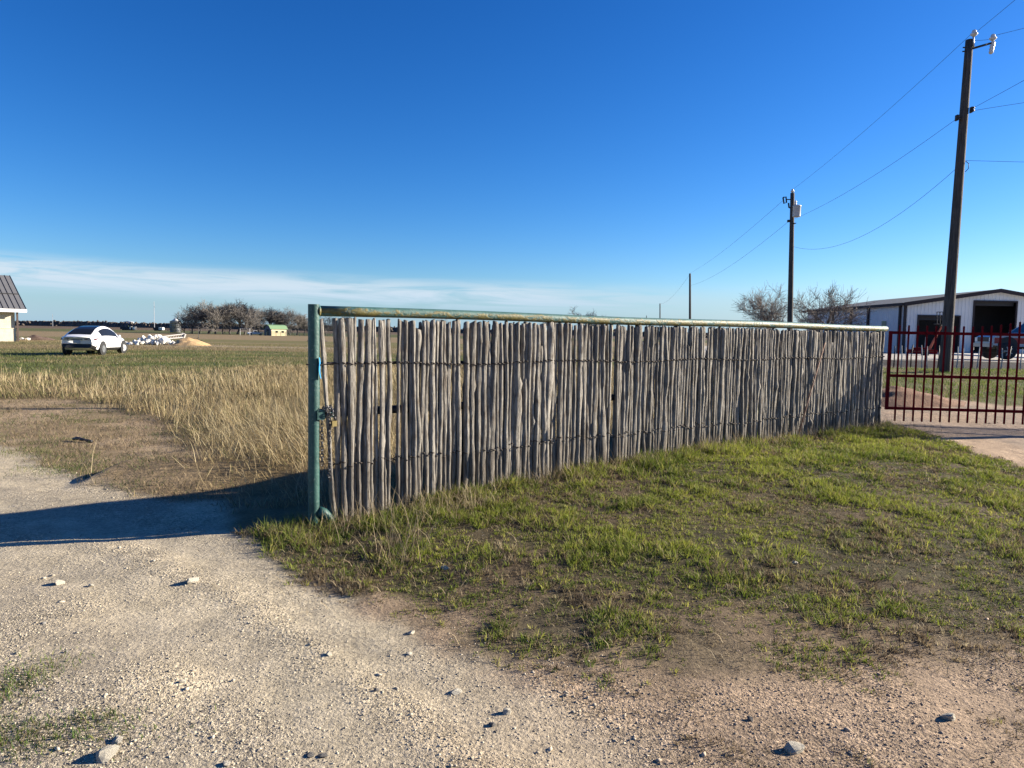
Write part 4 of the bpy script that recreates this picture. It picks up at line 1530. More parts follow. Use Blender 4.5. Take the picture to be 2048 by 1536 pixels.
MB().box(((wx0 + wx1) / 2, .09, 1.72), (wx1 - wx0, .02, 1.7)).build('pane', M_glass, wo)
OH = 1.0
ry_b, rz_b = 1.4, 4.55       # break line
rows = [(-OH, HE + .12), (ry_b, rz_b), (HDp / 2, HR)]
for s in (0, 1):
    for (ya, za), (yb_, zb_) in zip(rows[:-1], rows[1:]):
        if s:
            ya2, yb2 = HDp - ya, HDp - yb_
        else:
            ya2, yb2 = ya, yb_
        mb = MB()
        xa, xb = -HW - .5, .75
        mb.add([(xa, ya2, za), (xb, ya2, za), (xb, yb2, zb_), (xa, yb2, zb_), (xa, ya2, za + .07), (xb, ya2, za + .07), (xb, yb2, zb_ + .07), (xa, yb2, zb_ + .07)],
               [(3, 2, 1, 0), (4, 5, 6, 7), (0, 1, 5, 4), (1, 2, 6, 5), (2, 3, 7, 6), (3, 0, 4, 7)])
        ro = mb.build('roof_panel', M_seam, house)
        x = xb - .02
        while x > xa:
            sm = MB(); sm.tube([(x, ya2, za + .09), (x, yb2, zb_ + .09)], .03, 4); sm.build('seam', M_black, ro)
            x -= .46
MB().box((-HW / 2 + .1, ry_b - .02, rz_b + .1), (HW + 1.2, .10, .06)).build('flashing', M_black, house)
MB().box((-HW / 2 + .12, -OH - .03, HE + .02), (HW + 1.3, .05, .30)).build('fascia', plain('white_fascia', (.78, .78, .77), .6), house)
MB().box((-HW / 2 + .12, -OH / 2, HE - .02), (HW + 1.2, OH - .05, .04)).build('soffit', plain('soffit_tan', (.45, .40, .34), .8), house)
MB().box((.16, -.2, HE / 2 - .02), (.14, .14, HE - .05)).build('downspout', plain('brown_downspout', (.07, .045, .035), .5), house)
mb = MB(); mb.add([(0.0, 0, HE), (0.0, HDp, HE), (0, HDp / 2, HR - .05), (0, ry_b, rz_b - .05), (-.2, 0, HE), (-.2, HDp, HE), (-.2, HDp / 2, HR - .05), (-.2, ry_b, rz_b - .05)],
                  [(0, 1, 2, 3), (7, 6, 5, 4)])
mb.build('gable', M_cream, house)


# ------------------------------------------------------------------ bare trees
def bare_tree_meshes(seed, h, spread=1.0, dens=1.0, twig=0.022, low=0.25, wide=0.42):
    R = random.Random(seed)
    trunk, crown = MB(), MB()

    def branch(p, d, L, r, lev):
        seg = (6, 5, 4, 3, 2)[lev]
        pts, rads = [p.copy()], [r]
        cur, dd = p.copy(), d.copy()
        end = max(r * (.45 if lev < 3 else .5), twig * .55)
        for i in range(seg):
            dd = (dd + Vector((R.gauss(0, .16), R.gauss(0, .16), R.gauss(0.04, .10)))).normalized()
            cur = cur + dd * (L / seg)
            pts.append(cur.copy()); rads.append(r + (end - r) * (i + 1) / seg)
        (trunk if lev == 0 else crown).tube(pts, rads, (8, 6, 4, 3, 3)[lev], caps=False)
        if lev >= 4:
            return
        nch = (int(7 * dens), int(6 * dens), int(5 * dens), int(4 * dens))[lev]
        for i in range(nch):
            tt = R.uniform(low if lev == 0 else .25, 1.0)
            k = min(seg - 1, int(tt * seg)); fr = tt * seg - k
            bp = pts[k].lerp(pts[k + 1], fr)
            ax = (pts[k + 1] - pts[k]).normalized()
            az = R.uniform(0, 6.283)
            perp = ax.orthogonal().normalized()
            perp = Matrix.Rotation(az, 3, ax) @ perp
            ang = math.radians(R.uniform(28, 62)) * (1 if lev else spread)
            nd = (ax * math.cos(ang) + perp * math.sin(ang))
            nd.z += .12
            nd.normalize()
            br = max(rads[k] * R.uniform(.45, .7), twig * (1.3 if lev < 2 else .9))
            branch(bp, nd, L * R.uniform(.48, .78) * (1.0 if lev else 1.15), br, lev + 1)
    branch(Vector((0, 0, -.2)), Vector((R.gauss(0, .06), R.gauss(0, .06), 1)).normalized(), h * .52, h * .026, 0)
    zmax = max(p[2] for p in crown.v)
    k = h / zmax
    rr_ = float(np.percentile([math.hypot(p[0], p[1]) for p in crown.v], 96))
    kx = h * wide / rr_
    for m_ in (trunk, crown):
        m_.v = [(x * kx, y * kx, z * k if z > 0 else z) for x, y, z in m_.v]
    return trunk, crown


M_bark = plain('grey_bark', (0.095, 0.082, 0.072), .9, 0, .25, 4)
M_twig = plain('grey_twigs', (0.15, 0.135, 0.12), .9, 0, .2, 2)
variants = []
for s, sp_, tw in ((1, 1.0, .05), (2, 1.15, .05), (5, .9, .05), (9, 1.2, .05)):
    tr, cr = bare_tree_meshes(s, 10.0, sp_, 1.2, tw * .7, .3, .56)
    variants.append((tr.mesh('trunk', M_bark, True), cr.mesh('crown', M_twig)))


def put_tree(px, Y, h, label, var, rz, group=None, wide=1.0, meshes=None):
    p = at_depth(px, 660, Y)
    z = float(hgt(p[0], Y))
    t_ = thing('bare_tree', (p[0], Y, z), label, 'tree', rz, group)
    for nm, me in zip(('trunk', 'crown'), meshes or variants[var]):
        o = bpy.data.objects.new(nm, me); COL.objects.link(o); o.parent = t_
        o.scale = (h / 10 * wide, h / 10 * wide, h / 10)
    return t_


row = [(368, 285, 7.2, 'small leafless tree leaning over the grain bin'),
       (384, 280, 10.2, 'leftmost tall bare tree of the row, next to the grain bin'),
       (398, 292, 9.6, 'second tall bare tree right of the grain bin'),
       (416, 284, 9.2, 'bare tree in the row above the steel truss'),
       (430, 280, 11.0, 'tall bare tree at the row centre left of the peak'),
       (445, 294, 11.0, 'thick bare tree at the highest part of the row'),
       (460, 282, 11.2, 'bare tree forming the right peak of the row'),
       (474, 296, 10.6, 'bare tree just right of the row peak'),
       (489, 285, 10.0, 'bare tree behind the white goal frame'),
       (503, 298, 9.6, 'bare tree above the white pickup'),
       (519, 300, 8.9, 'bare tree between white pickup and shed'),
       (536, 305, 8.8, 'bare tree behind the left half of the shed'),
       (553, 300, 9.6, 'round crowned bare tree directly behind the shed'),
       (567, 303, 9.9, 'round bare tree at the right end of the shed'),
       (580, 305, 9.0, 'bare tree right of the shed'),
       (594, 315, 7.6, 'lower bare tree left of the green corner post'),
       (608, 320, 6.9, 'low bare tree just beside the green corner post'),
       (652, 320, 8.0, 'bare tree in the gap between corner post and stakes'),
       (700, 330, 8.2, 'bare tree whose crown shows just under the rail, behind the left stakes')]
for i, (px, Y, h, lab) in enumerate(row):
    put_tree(px, Y, h * 1.3, lab, i % 4, i * 1.7, 'row of bare trees across the field', random.uniform(.95, 1.15))
put_tree(872, 190, 7.0, 'bare tree top just above the rail right of the corner', 1, 2.2, 'bare tree tops over the rail', 1.0)
put_tree(1100, 170, 6.9, 'small bare tree top peeping over the rail middle', 3, .6, 'bare tree tops over the rail', .75)
put_tree(1160, 120, 6.6, 'rounded bare tree top over the rail left of the mossy support post', 2, 1.1, 'bare tree tops over the rail', 1.15)
for px, Y, h, lab, s, wd in ((1546, 66, 6.6, 'round bare tree left of the transformer pole', 31, 1.0), (1650, 60, 5.9, 'spreading bare tree in front of the metal building side wall', 38, 1.0)):
    tr, cr = bare_tree_meshes(s, 10, 1.1, 1.3, .022, .06, .56)
    put_tree(px, Y, h, lab, 0, .5, 'bare trees by the metal building', wd, (tr.mesh('trunk', M_bark, True), cr.mesh('crown', plain('brown_twigs', (.15, .12, .10), .9))))

# ------------------------------------------------------------------ far field things
shx = at_depth(531, 672, 262.0)
shed = thing('shed', (shx[0] + .4, 262.0, float(hgt(shx[0], 262.0))), 'small cream shed with rounded green metal roof before the trees', 'shed', math.radians(46))
prof = [(-2.7, 0), (-2.7, 2.3), (-1.5, 3.5), (0, 3.85), (1.5, 3.5), (2.7, 2.3), (2.7, 0)]
mb = MB(); mb.box((3.5, -2.62, 1.15), (6.2, .12, 2.3)); mb.build('front_wall', plain('cream_siding', (.62, .53, .33), .8), shed)
mb = MB(); mb.box((3.5, 2.62, 1.15), (6.2, .12, 2.3)); mb.build('back_wall', plain('cream_siding', (.62, .53, .33), .8), shed)
for x in (.45, 6.5):
    mb = MB(); mb.add([(x, a, z) for a, z in prof] + [(x + .1, a, z) for a, z in prof], [tuple(range(7)), tuple(range(13, 6, -1))] + [(i, i + 7, (i + 1) % 7 + 7, (i + 1) % 7) for i in range(7)])
    mb.build('end_wall', plain('grey_siding', (.12, .12, .14), .8), shed)
mb = MB()
rp = [(a * 1.08, z + .1) for a, z in prof[1:6]]
mb.rings([[(x, a, z) for a, z in rp] + [(x, a, z + .1) for a, z in rp[::-1]] for x in (0, 7.0)])
mb.build('roof', plain('green_roof', (.17, .27, .14), .6), shed)
MB().box((.42, 0, 1.2), (.04, 1.9, 2.3)).build('doorway', M_dark, shed)
for x in (2.6, 5.0):
    MB().box((x, -2.70, 1.45), (.9, .06, .7)).build('window', M_glass, shed)

gf = at_depth(490, 672, 258.0)
goal = thing('goal_frame', (gf[0], 258.0, float(hgt(gf[0], 258.0))), 'pale pipe goal frame left of the white pickup', 'goal frame')
for x in (-1.75, 1.75):
    MB().tube([(x, 0, -.1), (x, 0, 2.5)], .07, 6).build('upright', M_galv, goal)
MB().tube([(-1.75, 0, 2.5), (1.75, 0, 2.5)], .07, 6).build('crossbar', M_galv, goal)
MB().tube([(-1.75, 0, 1.9), (1.75, 0, 1.9)], .04, 6).build('crossbar', M_galv, goal)

bn = at_depth(351, 657, 330.0)
bin_ = thing('grain_bin', (bn[0], 330.0, float(hgt(bn[0], 330.0))), 'round grey metal grain bin at left end of the trees', 'grain bin')
MB().lathe([(2.4, 0), (2.4, 5.0), (2.5, 5.05)], (0, 0, 0), 24).build('bin_wall', M_galv, bin_, True)
MB().lathe([(2.5, 5.05), (.4, 6.3), (.35, 6.6), (.01, 6.7)], (0, 0, 0), 24).build('bin_roof', M_galv, bin_, True)
for k in range(5):
    MB().lathe([(2.43, .5 + k), (2.47, .55 + k), (2.43, .6 + k)], (0, 0, 0), 24).build('hoop', M_galv, bin_, True)

# pipe fence in front of the shed and trees
pf = at_depth(505, 672, 257.0)
rail = thing('pasture_fence', (pf[0], 257.0, float(hgt(pf[0], 257.0))), 'dark green pipe pasture fence running right past the shed', 'fence')
M_dgreen = plain('dark_green_pipe', (.03, .06, .05), .6)
xx = 0.0
while xx < 34:
    MB().tube([(xx, 0, -.2), (xx, 0, 1.55)], .06, 5).build('fence_post', M_dgreen, rail); xx += 1.7
for z in (.4, .8, 1.15, 1.5):
    MB().tube([(0, 0, z), (34, 0, z)], .055, 5).build('fence_rail', M_dgreen, rail)

for px, Yd, y_top, r_, lab in ((308, 900., 603, .45, 'tall thin antenna mast on the far horizon'), (105, 950., 628, .35, 'short faint antenna mast above the far woods behind the house')):
    p_ = at_depth(px, y_top, Yd)
    z = float(hgt(p_[0], Yd))
    mst = thing('antenna_mast', (p_[0], Yd, z), lab, 'mast')
    MB().tube([(0, 0, 0), (0, 0, p_[2] - z)], [r_, r_ * .7], 4).build('mast', M_galv, mst)
    MB().tube([(0, 0, (p_[2] - z) * .8), (r_ * 3, 0, (p_[2] - z) * .8)], r_ * .5, 4).build('antenna_arm', M_galv, mst)
fb_ = at_depth(257, 642, 1300.)
wb = thing('far_building', (fb_[0], 900., 0.0), 'tiny long white building on the far treeline', 'building')
fbx = at_depth(257, 647, 880.)
wb.location = (at_depth(257, 643, 1290.)[0], 1290., 0)
MB().box((0, 0, 5.0), (15, 8, 10.0)).build('wall', M_porc, wb)
MB().prism([(-7.9, 10.0), (7.9, 10.0), (0, 11.2)], -4.3, 4.3).build('roof', M_porc, wb)
for i, (px0, px1, lab) in enumerate(((242, 272, 'long low dark trailer row in the far field'), (308, 326, 'low dark trailer left of the grain bin'))):
    a, b_ = at_depth(px0, 654, 420.), at_depth(px1, 654, 420.)
    w = b_[0] - a[0]
    z = float(hgt(a[0], 420.))
    tr_ = thing('trailer', ((a[0] + b_[0]) / 2, 420., z), lab, 'trailer')
    MB().box((0, 0, 1.35), (w, 2.2, 1.5)).build('box', M_dark, tr_)
    MB().box((0, 0, .35), (w * .8, 1.6, .5)).build('undercarriage', M_black, tr_)
    MB().box((w * .42, 0, 1.40), (1.3, 2.4, 1.5)).build('cab', M_porc, tr_)
    MB().box((w * .18, 0, 1.45), (.7, 2.3, 1.5)).build('panel', M_porc, tr_)

# far woodland: one mass of low brown-grey crowns
Rw = np.random.default_rng(2)
V, T, C = [], [], []
nb = 0
ico_v, ico_f = None, None
import bmesh
bm = bmesh.new(); bmesh.ops.create_icosphere(bm, subdivisions=1, radius=1)
ico_v = np.array([v.co[:] for v in bm.verts]); ico_f = np.array([[v.index for v in f.verts] for f in bm.faces]); bm.free()
NW = 5200
az = Rw.uniform(-1.05, 1.05, NW)
dist = 1000 + 260 * Rw.random(NW)
wx, wy = np.tan(az) * dist, dist
hh = 4.2 + 5.5 * fbm(wx * .010, wy * .004, 4) + .9 * Rw.random(NW) + np.where(Rw.random(NW) < .01, 1.5, 0)
sc = np.stack([1.0 + 1.6 * Rw.random(NW), 1.0 + 1.5 * Rw.random(NW), .9 + 1.3 * Rw.random(NW)], 1)
P = ico_v[None] * sc[:, None] * (1 + .35 * (Rw.random((NW, len(ico_v), 1)) - .5)) + np.stack([wx, wy, hgt(wx, wy) + hh * Rw.random(NW) ** .8], 1)[:, None]
F_ = ico_f[None] + (np.arange(NW) * len(ico_v))[:, None, None]
cc = np.array([.075, .062, .052]) * (0.85 + .35 * Rw.random((NW, 1))) + np.where(Rw.random((NW, 1)) < .12, 1, 0) * np.array([-.03, .0, -.02])
# the closed front of the wood: a continuous ragged mass the crowns stand on
ra = np.linspace(-1.05, 1.05, 3400)
rd = 1004 + 14 * fbm(ra * 60, ra * 0, 3)
rx, ryy = np.tan(ra) * rd, rd
rh = 3.4 + 5.2 * fbm(rx * .010, ryy * .004, 4) + 1.6 * Rw.random(len(ra))
m_r = len(ra)
RV = np.concatenate([np.stack([rx, ryy, hgt(rx, ryy) - .3], 1), np.stack([rx, ryy + 3 * Rw.random(m_r), rh], 1), np.stack([rx * 1.03, ryy * 1.03, rh * .9], 1), np.stack([rx * 1.03, ryy * 1.03, hgt(rx, ryy) - .3], 1)])
ri = np.arange(m_r - 1)
RF = np.concatenate([np.concatenate([np.stack([k * m_r + ri, k * m_r + ri + 1, (k + 1) * m_r + ri + 1], 1), np.stack([k * m_r + ri, (k + 1) * m_r + ri + 1, (k + 1) * m_r + ri], 1)]) for k in range(3)])
RC = np.tile(np.array([.105, .085, .070]) * (.75 + .5 * Rw.random((m_r, 1))), (4, 1))
Pw = P.reshape(-1, 3)
o = np_mesh('far_woodland', np.concatenate([Pw, RV]), np.concatenate([F_.reshape(-1, 3), RF + len(Pw)]), M_pebble, np.concatenate([np.repeat(np.clip(cc, .02, 1), len(ico_v), 0), RC]))
tag(o, 'distant strip of brown leafless woodland along the horizon', 'woodland', kind='stuff')


# ------------------------------------------------------------------ grass
def blades(name, xy, L, width, lean, leandir, cols, mat, label, cat, k=2, face=None, zoff=0.0, tipcol=1.0):
    n = len(L)
    z0 = hgt(xy[:, 0], xy[:, 1]) - 0.004 + zoff
    base = np.concatenate([xy, np.asarray(z0).reshape(-1, 1)], 1)
    if face is None:
        face = rng.uniform(0, 2 * np.pi, n)
    wv = np.stack([np.cos(face), np.sin(face), np.zeros(n)], 1)
    ld = np.stack([np.cos(leandir), np.sin(leandir), np.zeros(n)], 1)
    ts = np.linspace(0, 1, k + 1)
    V = []
    for i, tt in enumerate(ts):
        th = lean * (0.35 * tt + 0.65 * tt * tt)            # horizontal share
        up = np.sqrt(np.clip(1 - np.clip(lean, 0, .98) ** 2 * tt, 0.03, 1)) * tt
        p = base + ld * (L * th)[:, None] + np.array([0, 0, 1.0]) * (L * up)[:, None]
        if i < k:
            w = (width * (1 - 0.55 * tt))[:, None] * 0.5
            V += [p - wv * w, p + wv * w]
        else:
            V.append(p)
    V = np.stack(V, 1)
    m = 2 * k + 1
    tri = []
    for i in range(k - 1):
        a = 2 * i
        tri += [(a, a + 1, a + 3), (a, a + 3, a + 2)]
    tri.append((2 * k - 2, 2 * k - 1, 2 * k))
    tri = np.array(tri)
    T = (tri[None] + (np.arange(n) * m)[:, None, None]).reshape(-1, 3)
    o = np_mesh(name, V.reshape(-1, 3), T, mat, np.repeat(cols, m, 0))
    return tag(o, label, cat, kind='stuff')


def scatter(n, x0, x1, y0, y1, dens):
    x, y = rng.uniform(x0, x1, n), rng.uniform(y0, y1, n)
    keep = rng.random(n) < dens(x, y)
    return np.stack([x[keep], y[keep]], 1)


def in_view(x, y, m=0.06):
    return (np.abs(x) < (0.735 + m) * y + 0.7) & (y > 1.0)


PX_CLUMPS = None
# short green grass of the knoll
def d_knoll(x, y):
    drive, dirt, knoll, gran = masks(x, y)
    u, v = uv(x, y)
    cl = fbm(x * 3.1 + 60, y * 3.1, 3)
    cl2 = fbm(x * 1.3 + 12, y * 1.3 + 80, 3)
    thin = sstep(0.42, 0.60, cl)
    core = knoll * (0.40 + 0.60 * sstep(0.34, 0.50, cl)) * (1 - .55 * (1 - sstep(2.9, 4.2, y)) * sstep(.44, .56, cl2))
    edge = (1 - knoll) * sstep(0.40, 0.53, cl * .6 + cl2 * .4) * sstep(0.0, 1.0, x - 0.1) * sstep(2.2, 2.8, y) * 0.85
    leftp = sstep(0.56, 0.64, cl * .5 + cl2 * .5) * 0
    return (core + edge) * (v > -0.25) * (1 - drive) * (1 - gran) * in_view(x, y)


def grass_cols(n, x, y, dead_share):
    c1, c2, c3 = np.array([.135, .195, .030]), np.array([.060, .115, .022]), np.array([.215, .235, .05])
    r = rng.random((n, 1))
    pat = fbm(x * 1.6, y * 1.6 + 30, 3)[:, None]
    g = c2 + (c1 - c2) * np.clip(r * .6 + (pat - .5) * 2.2 + .25, 0, 1)
    g = np.where(rng.random((n, 1)) < .15, c3, g)
    dead = rng.random((n, 1)) < dead_share[:, None]
    tone = rng.random((n, 1))
    dc = np.where(tone < .5, np.array([.24, .185, .105]), np.array([.125, .092, .062]))
    dc = np.where(tone > .85, np.array([.36, .30, .185]), dc)
    return np.where(dead, dc, g) * (0.68 + .5 * rng.random((n, 1)))


cen = scatter(97000, -2.9, 9.3, 2.2, 11.8, d_knoll)
nc = len(cen)
hv = fbm(cen[:, 0] * 2.6 + 3, cen[:, 1] * 2.6 + 3, 3)
pat = fbm(cen[:, 0] * 1.9 + 7, cen[:, 1] * 1.9, 3)
kn = masks(cen[:, 0], cen[:, 1])[2]
vc = uv(cen[:, 0], cen[:, 1])[1]
tdead = rng.random(nc) < np.clip(sstep(.48, .64, pat) * .55 + .10 + .42 * (1 - kn) + .38 * (1 - sstep(3.2, 5.0, cen[:, 1])), 0, 1)
th = (0.020 + 0.055 * sstep(.36, .68, hv) + .030 * rng.random(nc) ** 2) * (1 + .8 * (1 - sstep(0.1, 0.8, vc)))
th = np.where(tdead, th * .75, th) * (.6 + .4 * kn) * .92 * (.55 + .45 * sstep(3.0, 5.2, cen[:, 1]))
trd = rng.uniform(.014, .042, nc)
nbl = rng.integers(6, 15, nc)
ti = np.repeat(np.arange(nc), nbl)
n = len(ti)
ang = rng.uniform(0, 6.28, n)
rad_ = np.sqrt(rng.random(n)) * trd[ti]
xy = cen[ti] + np.stack([np.cos(ang), np.sin(ang)], 1) * rad_[:, None]
c1, c2, c3 = np.array([.25, .285, .04]), np.array([.105, .145, .022]), np.array([.37, .36, .08])
tv = np.clip(rng.random(nc) * .7 + (fbm(cen[:, 0] * 1.1, cen[:, 1] * 1.1 + 30, 3) - .5) * 2.0 + .15, 0, 1)
tc = c2 + (c1 - c2) * tv[:, None]
tc = np.where(rng.random((nc, 1)) < .14, c3, tc)
dtone = rng.random((nc, 1))
dcol = np.where(dtone < .40, np.array([.22, .165, .095]), np.array([.105, .078, .052]))
dcol = np.where(dtone > .86, np.array([.36, .30, .18]), dcol)
tc = np.where(tdead[:, None], dcol, tc)
cs = tc[ti] * (.65 + .65 * rng.random((n, 1)))
stray = rng.random((n, 1)) < .12
cs = np.where(stray, np.array([.30, .235, .13]) * (.5 + .7 * rng.random((n, 1))), cs)
blades('green_grass', xy, th[ti] * rng.uniform(.55, 1.2, n), (.0042 + .0026 * rng.random(n)) * np.clip(xy[:, 1] / 6.0, 1, 1.5), np.clip(.15 + .75 * rad_ / trd[ti] + rng.normal(0, .15, n), .05, .97),
       ang + rng.normal(0, .5, n), cs, M_grass, 'short green grass with dead brown patches in front of the stakes', 'grass', 2)

# dry stems: along the fence foot, tufts on the knoll, litter
def fpts(n, u0, u1, v0, v1):
    u, v = rng.uniform(u0, u1, n), rng.uniform(v0, v1, n)
    return FA[None] + FE[None] * u[:, None] + FN[None] * v[:, None]


tufts = [(800, 1090, .22, 60, .40), (720, 1060, .3, 60, .30), (930, 1010, .25, 160, .20), (880, 1030, .25, 110, .22), (1410, 905, .25, 110, .24), (1790, 862, .35, 160, .26), (1700, 870, .3, 60, .2),
         (660, 1050, .2, 90, .22), (1130, 960, .3, 80, .22), (790, 1130, .15, 26, .3), (1560, 890, .3, 60, .2), (1270, 930, .25, 60, .2)]
XY, LL, LE, LD_ = [], [], [], []
for px, py, rr, nn, hh_ in tufts:
    q = gpt(px, py)
    XY.append(q[:2] + rng.normal(0, rr * .6, (nn, 2))); LL.append(rng.uniform(.4, 1.2, nn) * hh_); LE.append(rng.uniform(.15, .95, nn)); LD_.append(rng.uniform(0, 6.28, nn))
a = fpts(1500, 0.05, FLEN, 0.03, 0.22); XY.append(a); LL.append(rng.uniform(.06, .26, len(a))); LE.append(rng.uniform(.3, .95, len(a))); LD_.append(rng.uniform(0, 6.28, len(a)))
a = scatter(7000, -2.4, 8, 2.4, 9, lambda x, y: masks(x, y)[2] * .5 * (uv(x, y)[1] > 0.1)); XY.append(a); LL.append(rng.uniform(.04, .16, len(a))); LE.append(rng.uniform(.85, .99, len(a))); LD_.append(rng.uniform(0, 6.28, len(a)))
a = scatter(56000, -2.4, 8.5, 2.4, 10.5, lambda x, y: d_knoll(x, y) * .8); XY.append(a); LL.append(rng.uniform(.02, .07, len(a))); LE.append(rng.uniform(.85, .99, len(a))); LD_.append(rng.uniform(0, 6.28, len(a)))
XY = np.concatenate(XY); LL = np.concatenate(LL); LE = np.concatenate(LE); LD_ = np.concatenate(LD_)
n = len(LL)
cs = np.array([.34, .27, .16]) * (0.55 + .7 * rng.random((n, 1))) * np.where((LL < .07) & (rng.random(n) < .6), .55, 1.0)[:, None]
blades('dry_stems', XY, LL, np.full(n, .0042), LE, LD_, cs, M_dry, 'dry straw stems tangled along the foot of the stakes', 'dry grass', 3)

# golden tall grass left of and behind the fence
def d_gold(x, y):
    drive, dirt, knoll, gran = masks(x, y)
    u, v = uv(x, y)
    yy = y + 14 * (fbm(x * 0.06, y * 0.16 + 2, 4) - .5)
    cl = fbm(x * 1.1 + 5, y * 1.1 + 9, 3)
    side = 1 - sstep(2.0, 5.0, x - 0.16 * (y - 11))
    f = sstep(.30, .52, cl)
    near = (1 - dirt) * (1 - drive) * (v < -0.16) * side
    dist = np.clip(9.0 / np.maximum(y, 4), .10, 1)
    greengap = 1 - .75 * sstep(-9.5, -11.5, x) * sstep(11, 13, y) * (1 - sstep(15, 18, y))
    cut = 27 - 5 * sstep(-6, -14, x)
    return near * (1 - sstep(cut, cut + 5, yy)) * (0.25 + .75 * f) * in_view(x, y) * dist * greengap


xy = scatter(820000, -26, 8, 6.4, 33, d_gold)
n = len(xy)
x, y = xy.T
cl = fbm(x * .9 + 15, y * .9 + 2, 3)
gold = sstep(-9.0, -3.0, x + .22 * (y - 10) + 3.5 * (fbm(x * .3 + 4, y * .3, 2) - .5))      # richer straw towards the fence
stem = rng.random(n) < (.05 + .20 * gold * sstep(.40, .60, cl)) * (1 - .6 * sstep(18, 28, y))
tall = 0.13 + .14 * sstep(.35, .65, cl) + .16 * gold * sstep(8.5, 12, y)
tall = tall * (1 - .35 * sstep(14, 27, y))
L = np.where(stem, rng.uniform(.26, .60, n) * (1 - .3 * sstep(14, 27, y)), tall * rng.uniform(.55, 1.25, n))
lodge = fbm(x * .7 + 50, y * .7, 3)
lean = np.clip(rng.uniform(.25, .8, n) + .45 * sstep(.5, .62, lodge) + .40 * (1 - sstep(9, 13, y)), .1, .97)
lean = np.where(stem, np.clip(rng.normal(.35, .22, n) + .45 * (1 - sstep(8.5, 13, y)), .05, .97), lean)
ld = 2.9 + 2.4 * (fbm(x * .5 + 70, y * .5, 2) - .5) * 2 + rng.normal(0, .9, n)
r = rng.random((n, 1))
pt = fbm(x * .55 + 90, y * .8, 3)[:, None]
cs = np.where(r < .5, np.array([.34, .26, .13]), np.where(r < .8, np.array([.24, .18, .09]), np.array([.45, .36, .195])))
mat_ = np.where(rng.random((n, 1)) < .5, np.array([.19, .145, .08]), np.array([.14, .14, .05]))
cs = np.where((rng.random((n, 1)) < np.clip(.62 - .52 * gold[:, None] + 1.6 * (pt - .5), .24, .9)) & ~stem[:, None], mat_, cs)
cs = np.where(stem[:, None], np.where(rng.random((n, 1)) < .5, np.array([.44, .365, .215]), np.array([.30, .235, .13])), cs) * (.65 + .6 * rng.random((n, 1)))
blades('tall_dry_grass', xy, L, (.0042 + .003 * rng.random(n)) * np.clip(y / 9, 1, 2.4), lean, ld, cs, M_dry, 'tall golden dry grass in the field left of the fence', 'dry grass', 2)

# trampled dead grass over the dirt patch, and green fringes there
def d_dirt(x, y):
    drive, dirt, knoll, gran = masks(x, y)
    cl = fbm(x * 2.3 + 5, y * 2.3, 3)
    return dirt * (1 - drive) * (.25 + .75 * sstep(.40, .58, cl)) * (uv(x, y)[1] < -.1) * in_view(x, y) * np.clip(8.5 / y, .3, 1)


xy = scatter(150000, -15, -1.8, 6.2, 16, d_dirt)
n = len(xy); x, y = xy.T
r = rng.random((n, 1))
gm = sstep(.55, .66, fbm(x * .8 + 33, y * .8 + 4, 3))[:, None]
cs = np.where(r < .5, np.array([.28, .215, .13]), np.array([.19, .145, .09]))
cs = np.where(rng.random((n, 1)) < .12 + .6 * gm, np.array([.08, .10, .03]), cs) * (.7 + .6 * rng.random((n, 1)))
blades('trampled_grass', xy, rng.uniform(.03, .11, n), np.full(n, .0055), rng.uniform(.6, .98, n), rng.uniform(0, 6.28, n), cs, M_dry, 'flattened dead grass over the bare dirt beside the drive', 'dry grass', 2)

# mown field beyond the tall grass
def d_field(x, y):
    yy = y + 14 * (fbm(x * 0.06, y * 0.16 + 2, 4) - .5)
    cut = 26 - 6 * sstep(-6, -14, x)
    return sstep(cut, cut + 5, yy) * in_view(x, y) * (1 - sstep(2.0, 5.0, x - 0.16 * (y - 11))) * np.clip(34 / y, 0, 1) ** 1.5


xy = scatter(150000, -62, 12, 16, 74, d_field)
n = len(xy); x, y = xy.T
yy = y + 14 * (fbm(x * 0.06, y * 0.16 + 2, 4) - .5)
gb = (sstep(27 - 8 * sstep(-4, -14, x), 33 - 8 * sstep(-4, -14, x), yy) * (1 - sstep(48, 53, yy)))[:, None]
gb = gb * (1 - .75 * sstep(.42, .62, fbm(x * .35 + 3, y * .35, 4)))[:, None]
cs = np.where(rng.random((n, 1)) < gb, np.array([.105, .125, .035]), np.where(rng.random((n, 1)) < .5, np.array([.26, .205, .115]), np.array([.18, .15, .072]))) * (.7 + .6 * rng.random((n, 1)))
blades('field_grass', xy, rng.uniform(.05, .17, n), np.full(n, .022), rng.uniform(.2, .8, n), rng.uniform(0, 6.28, n), cs, M_grass, 'short green and tan pasture grass around the white car', 'grass', 2)

# lawn behind the red gate
def d_lawn(x, y):
    drive, dirt, knoll, gran = masks(x, y)
    return (1 - gran) * sstep(2.5, 5.0, x - 0.16 * (y - 11)) * in_view(x, y, .12) * (1 - sstep(20.8, 21.6, y)) * (.3 + .7 * sstep(.38, .55, fbm(x * 1.5, y * 1.5 + 3, 3)))


xy = scatter(90000, 3, 17.5, 11.3, 22, d_lawn)
n = len(xy)
cs = grass_cols(n, xy[:, 0], xy[:, 1], np.full(n, .28)) * 1.05
blades('lawn_grass', xy, rng.uniform(.04, .10, n), np.full(n, .009), rng.uniform(.1, .8, n), rng.uniform(0, 6.28, n), cs, M_grass, 'green lawn grass behind the red gate', 'grass', 2)

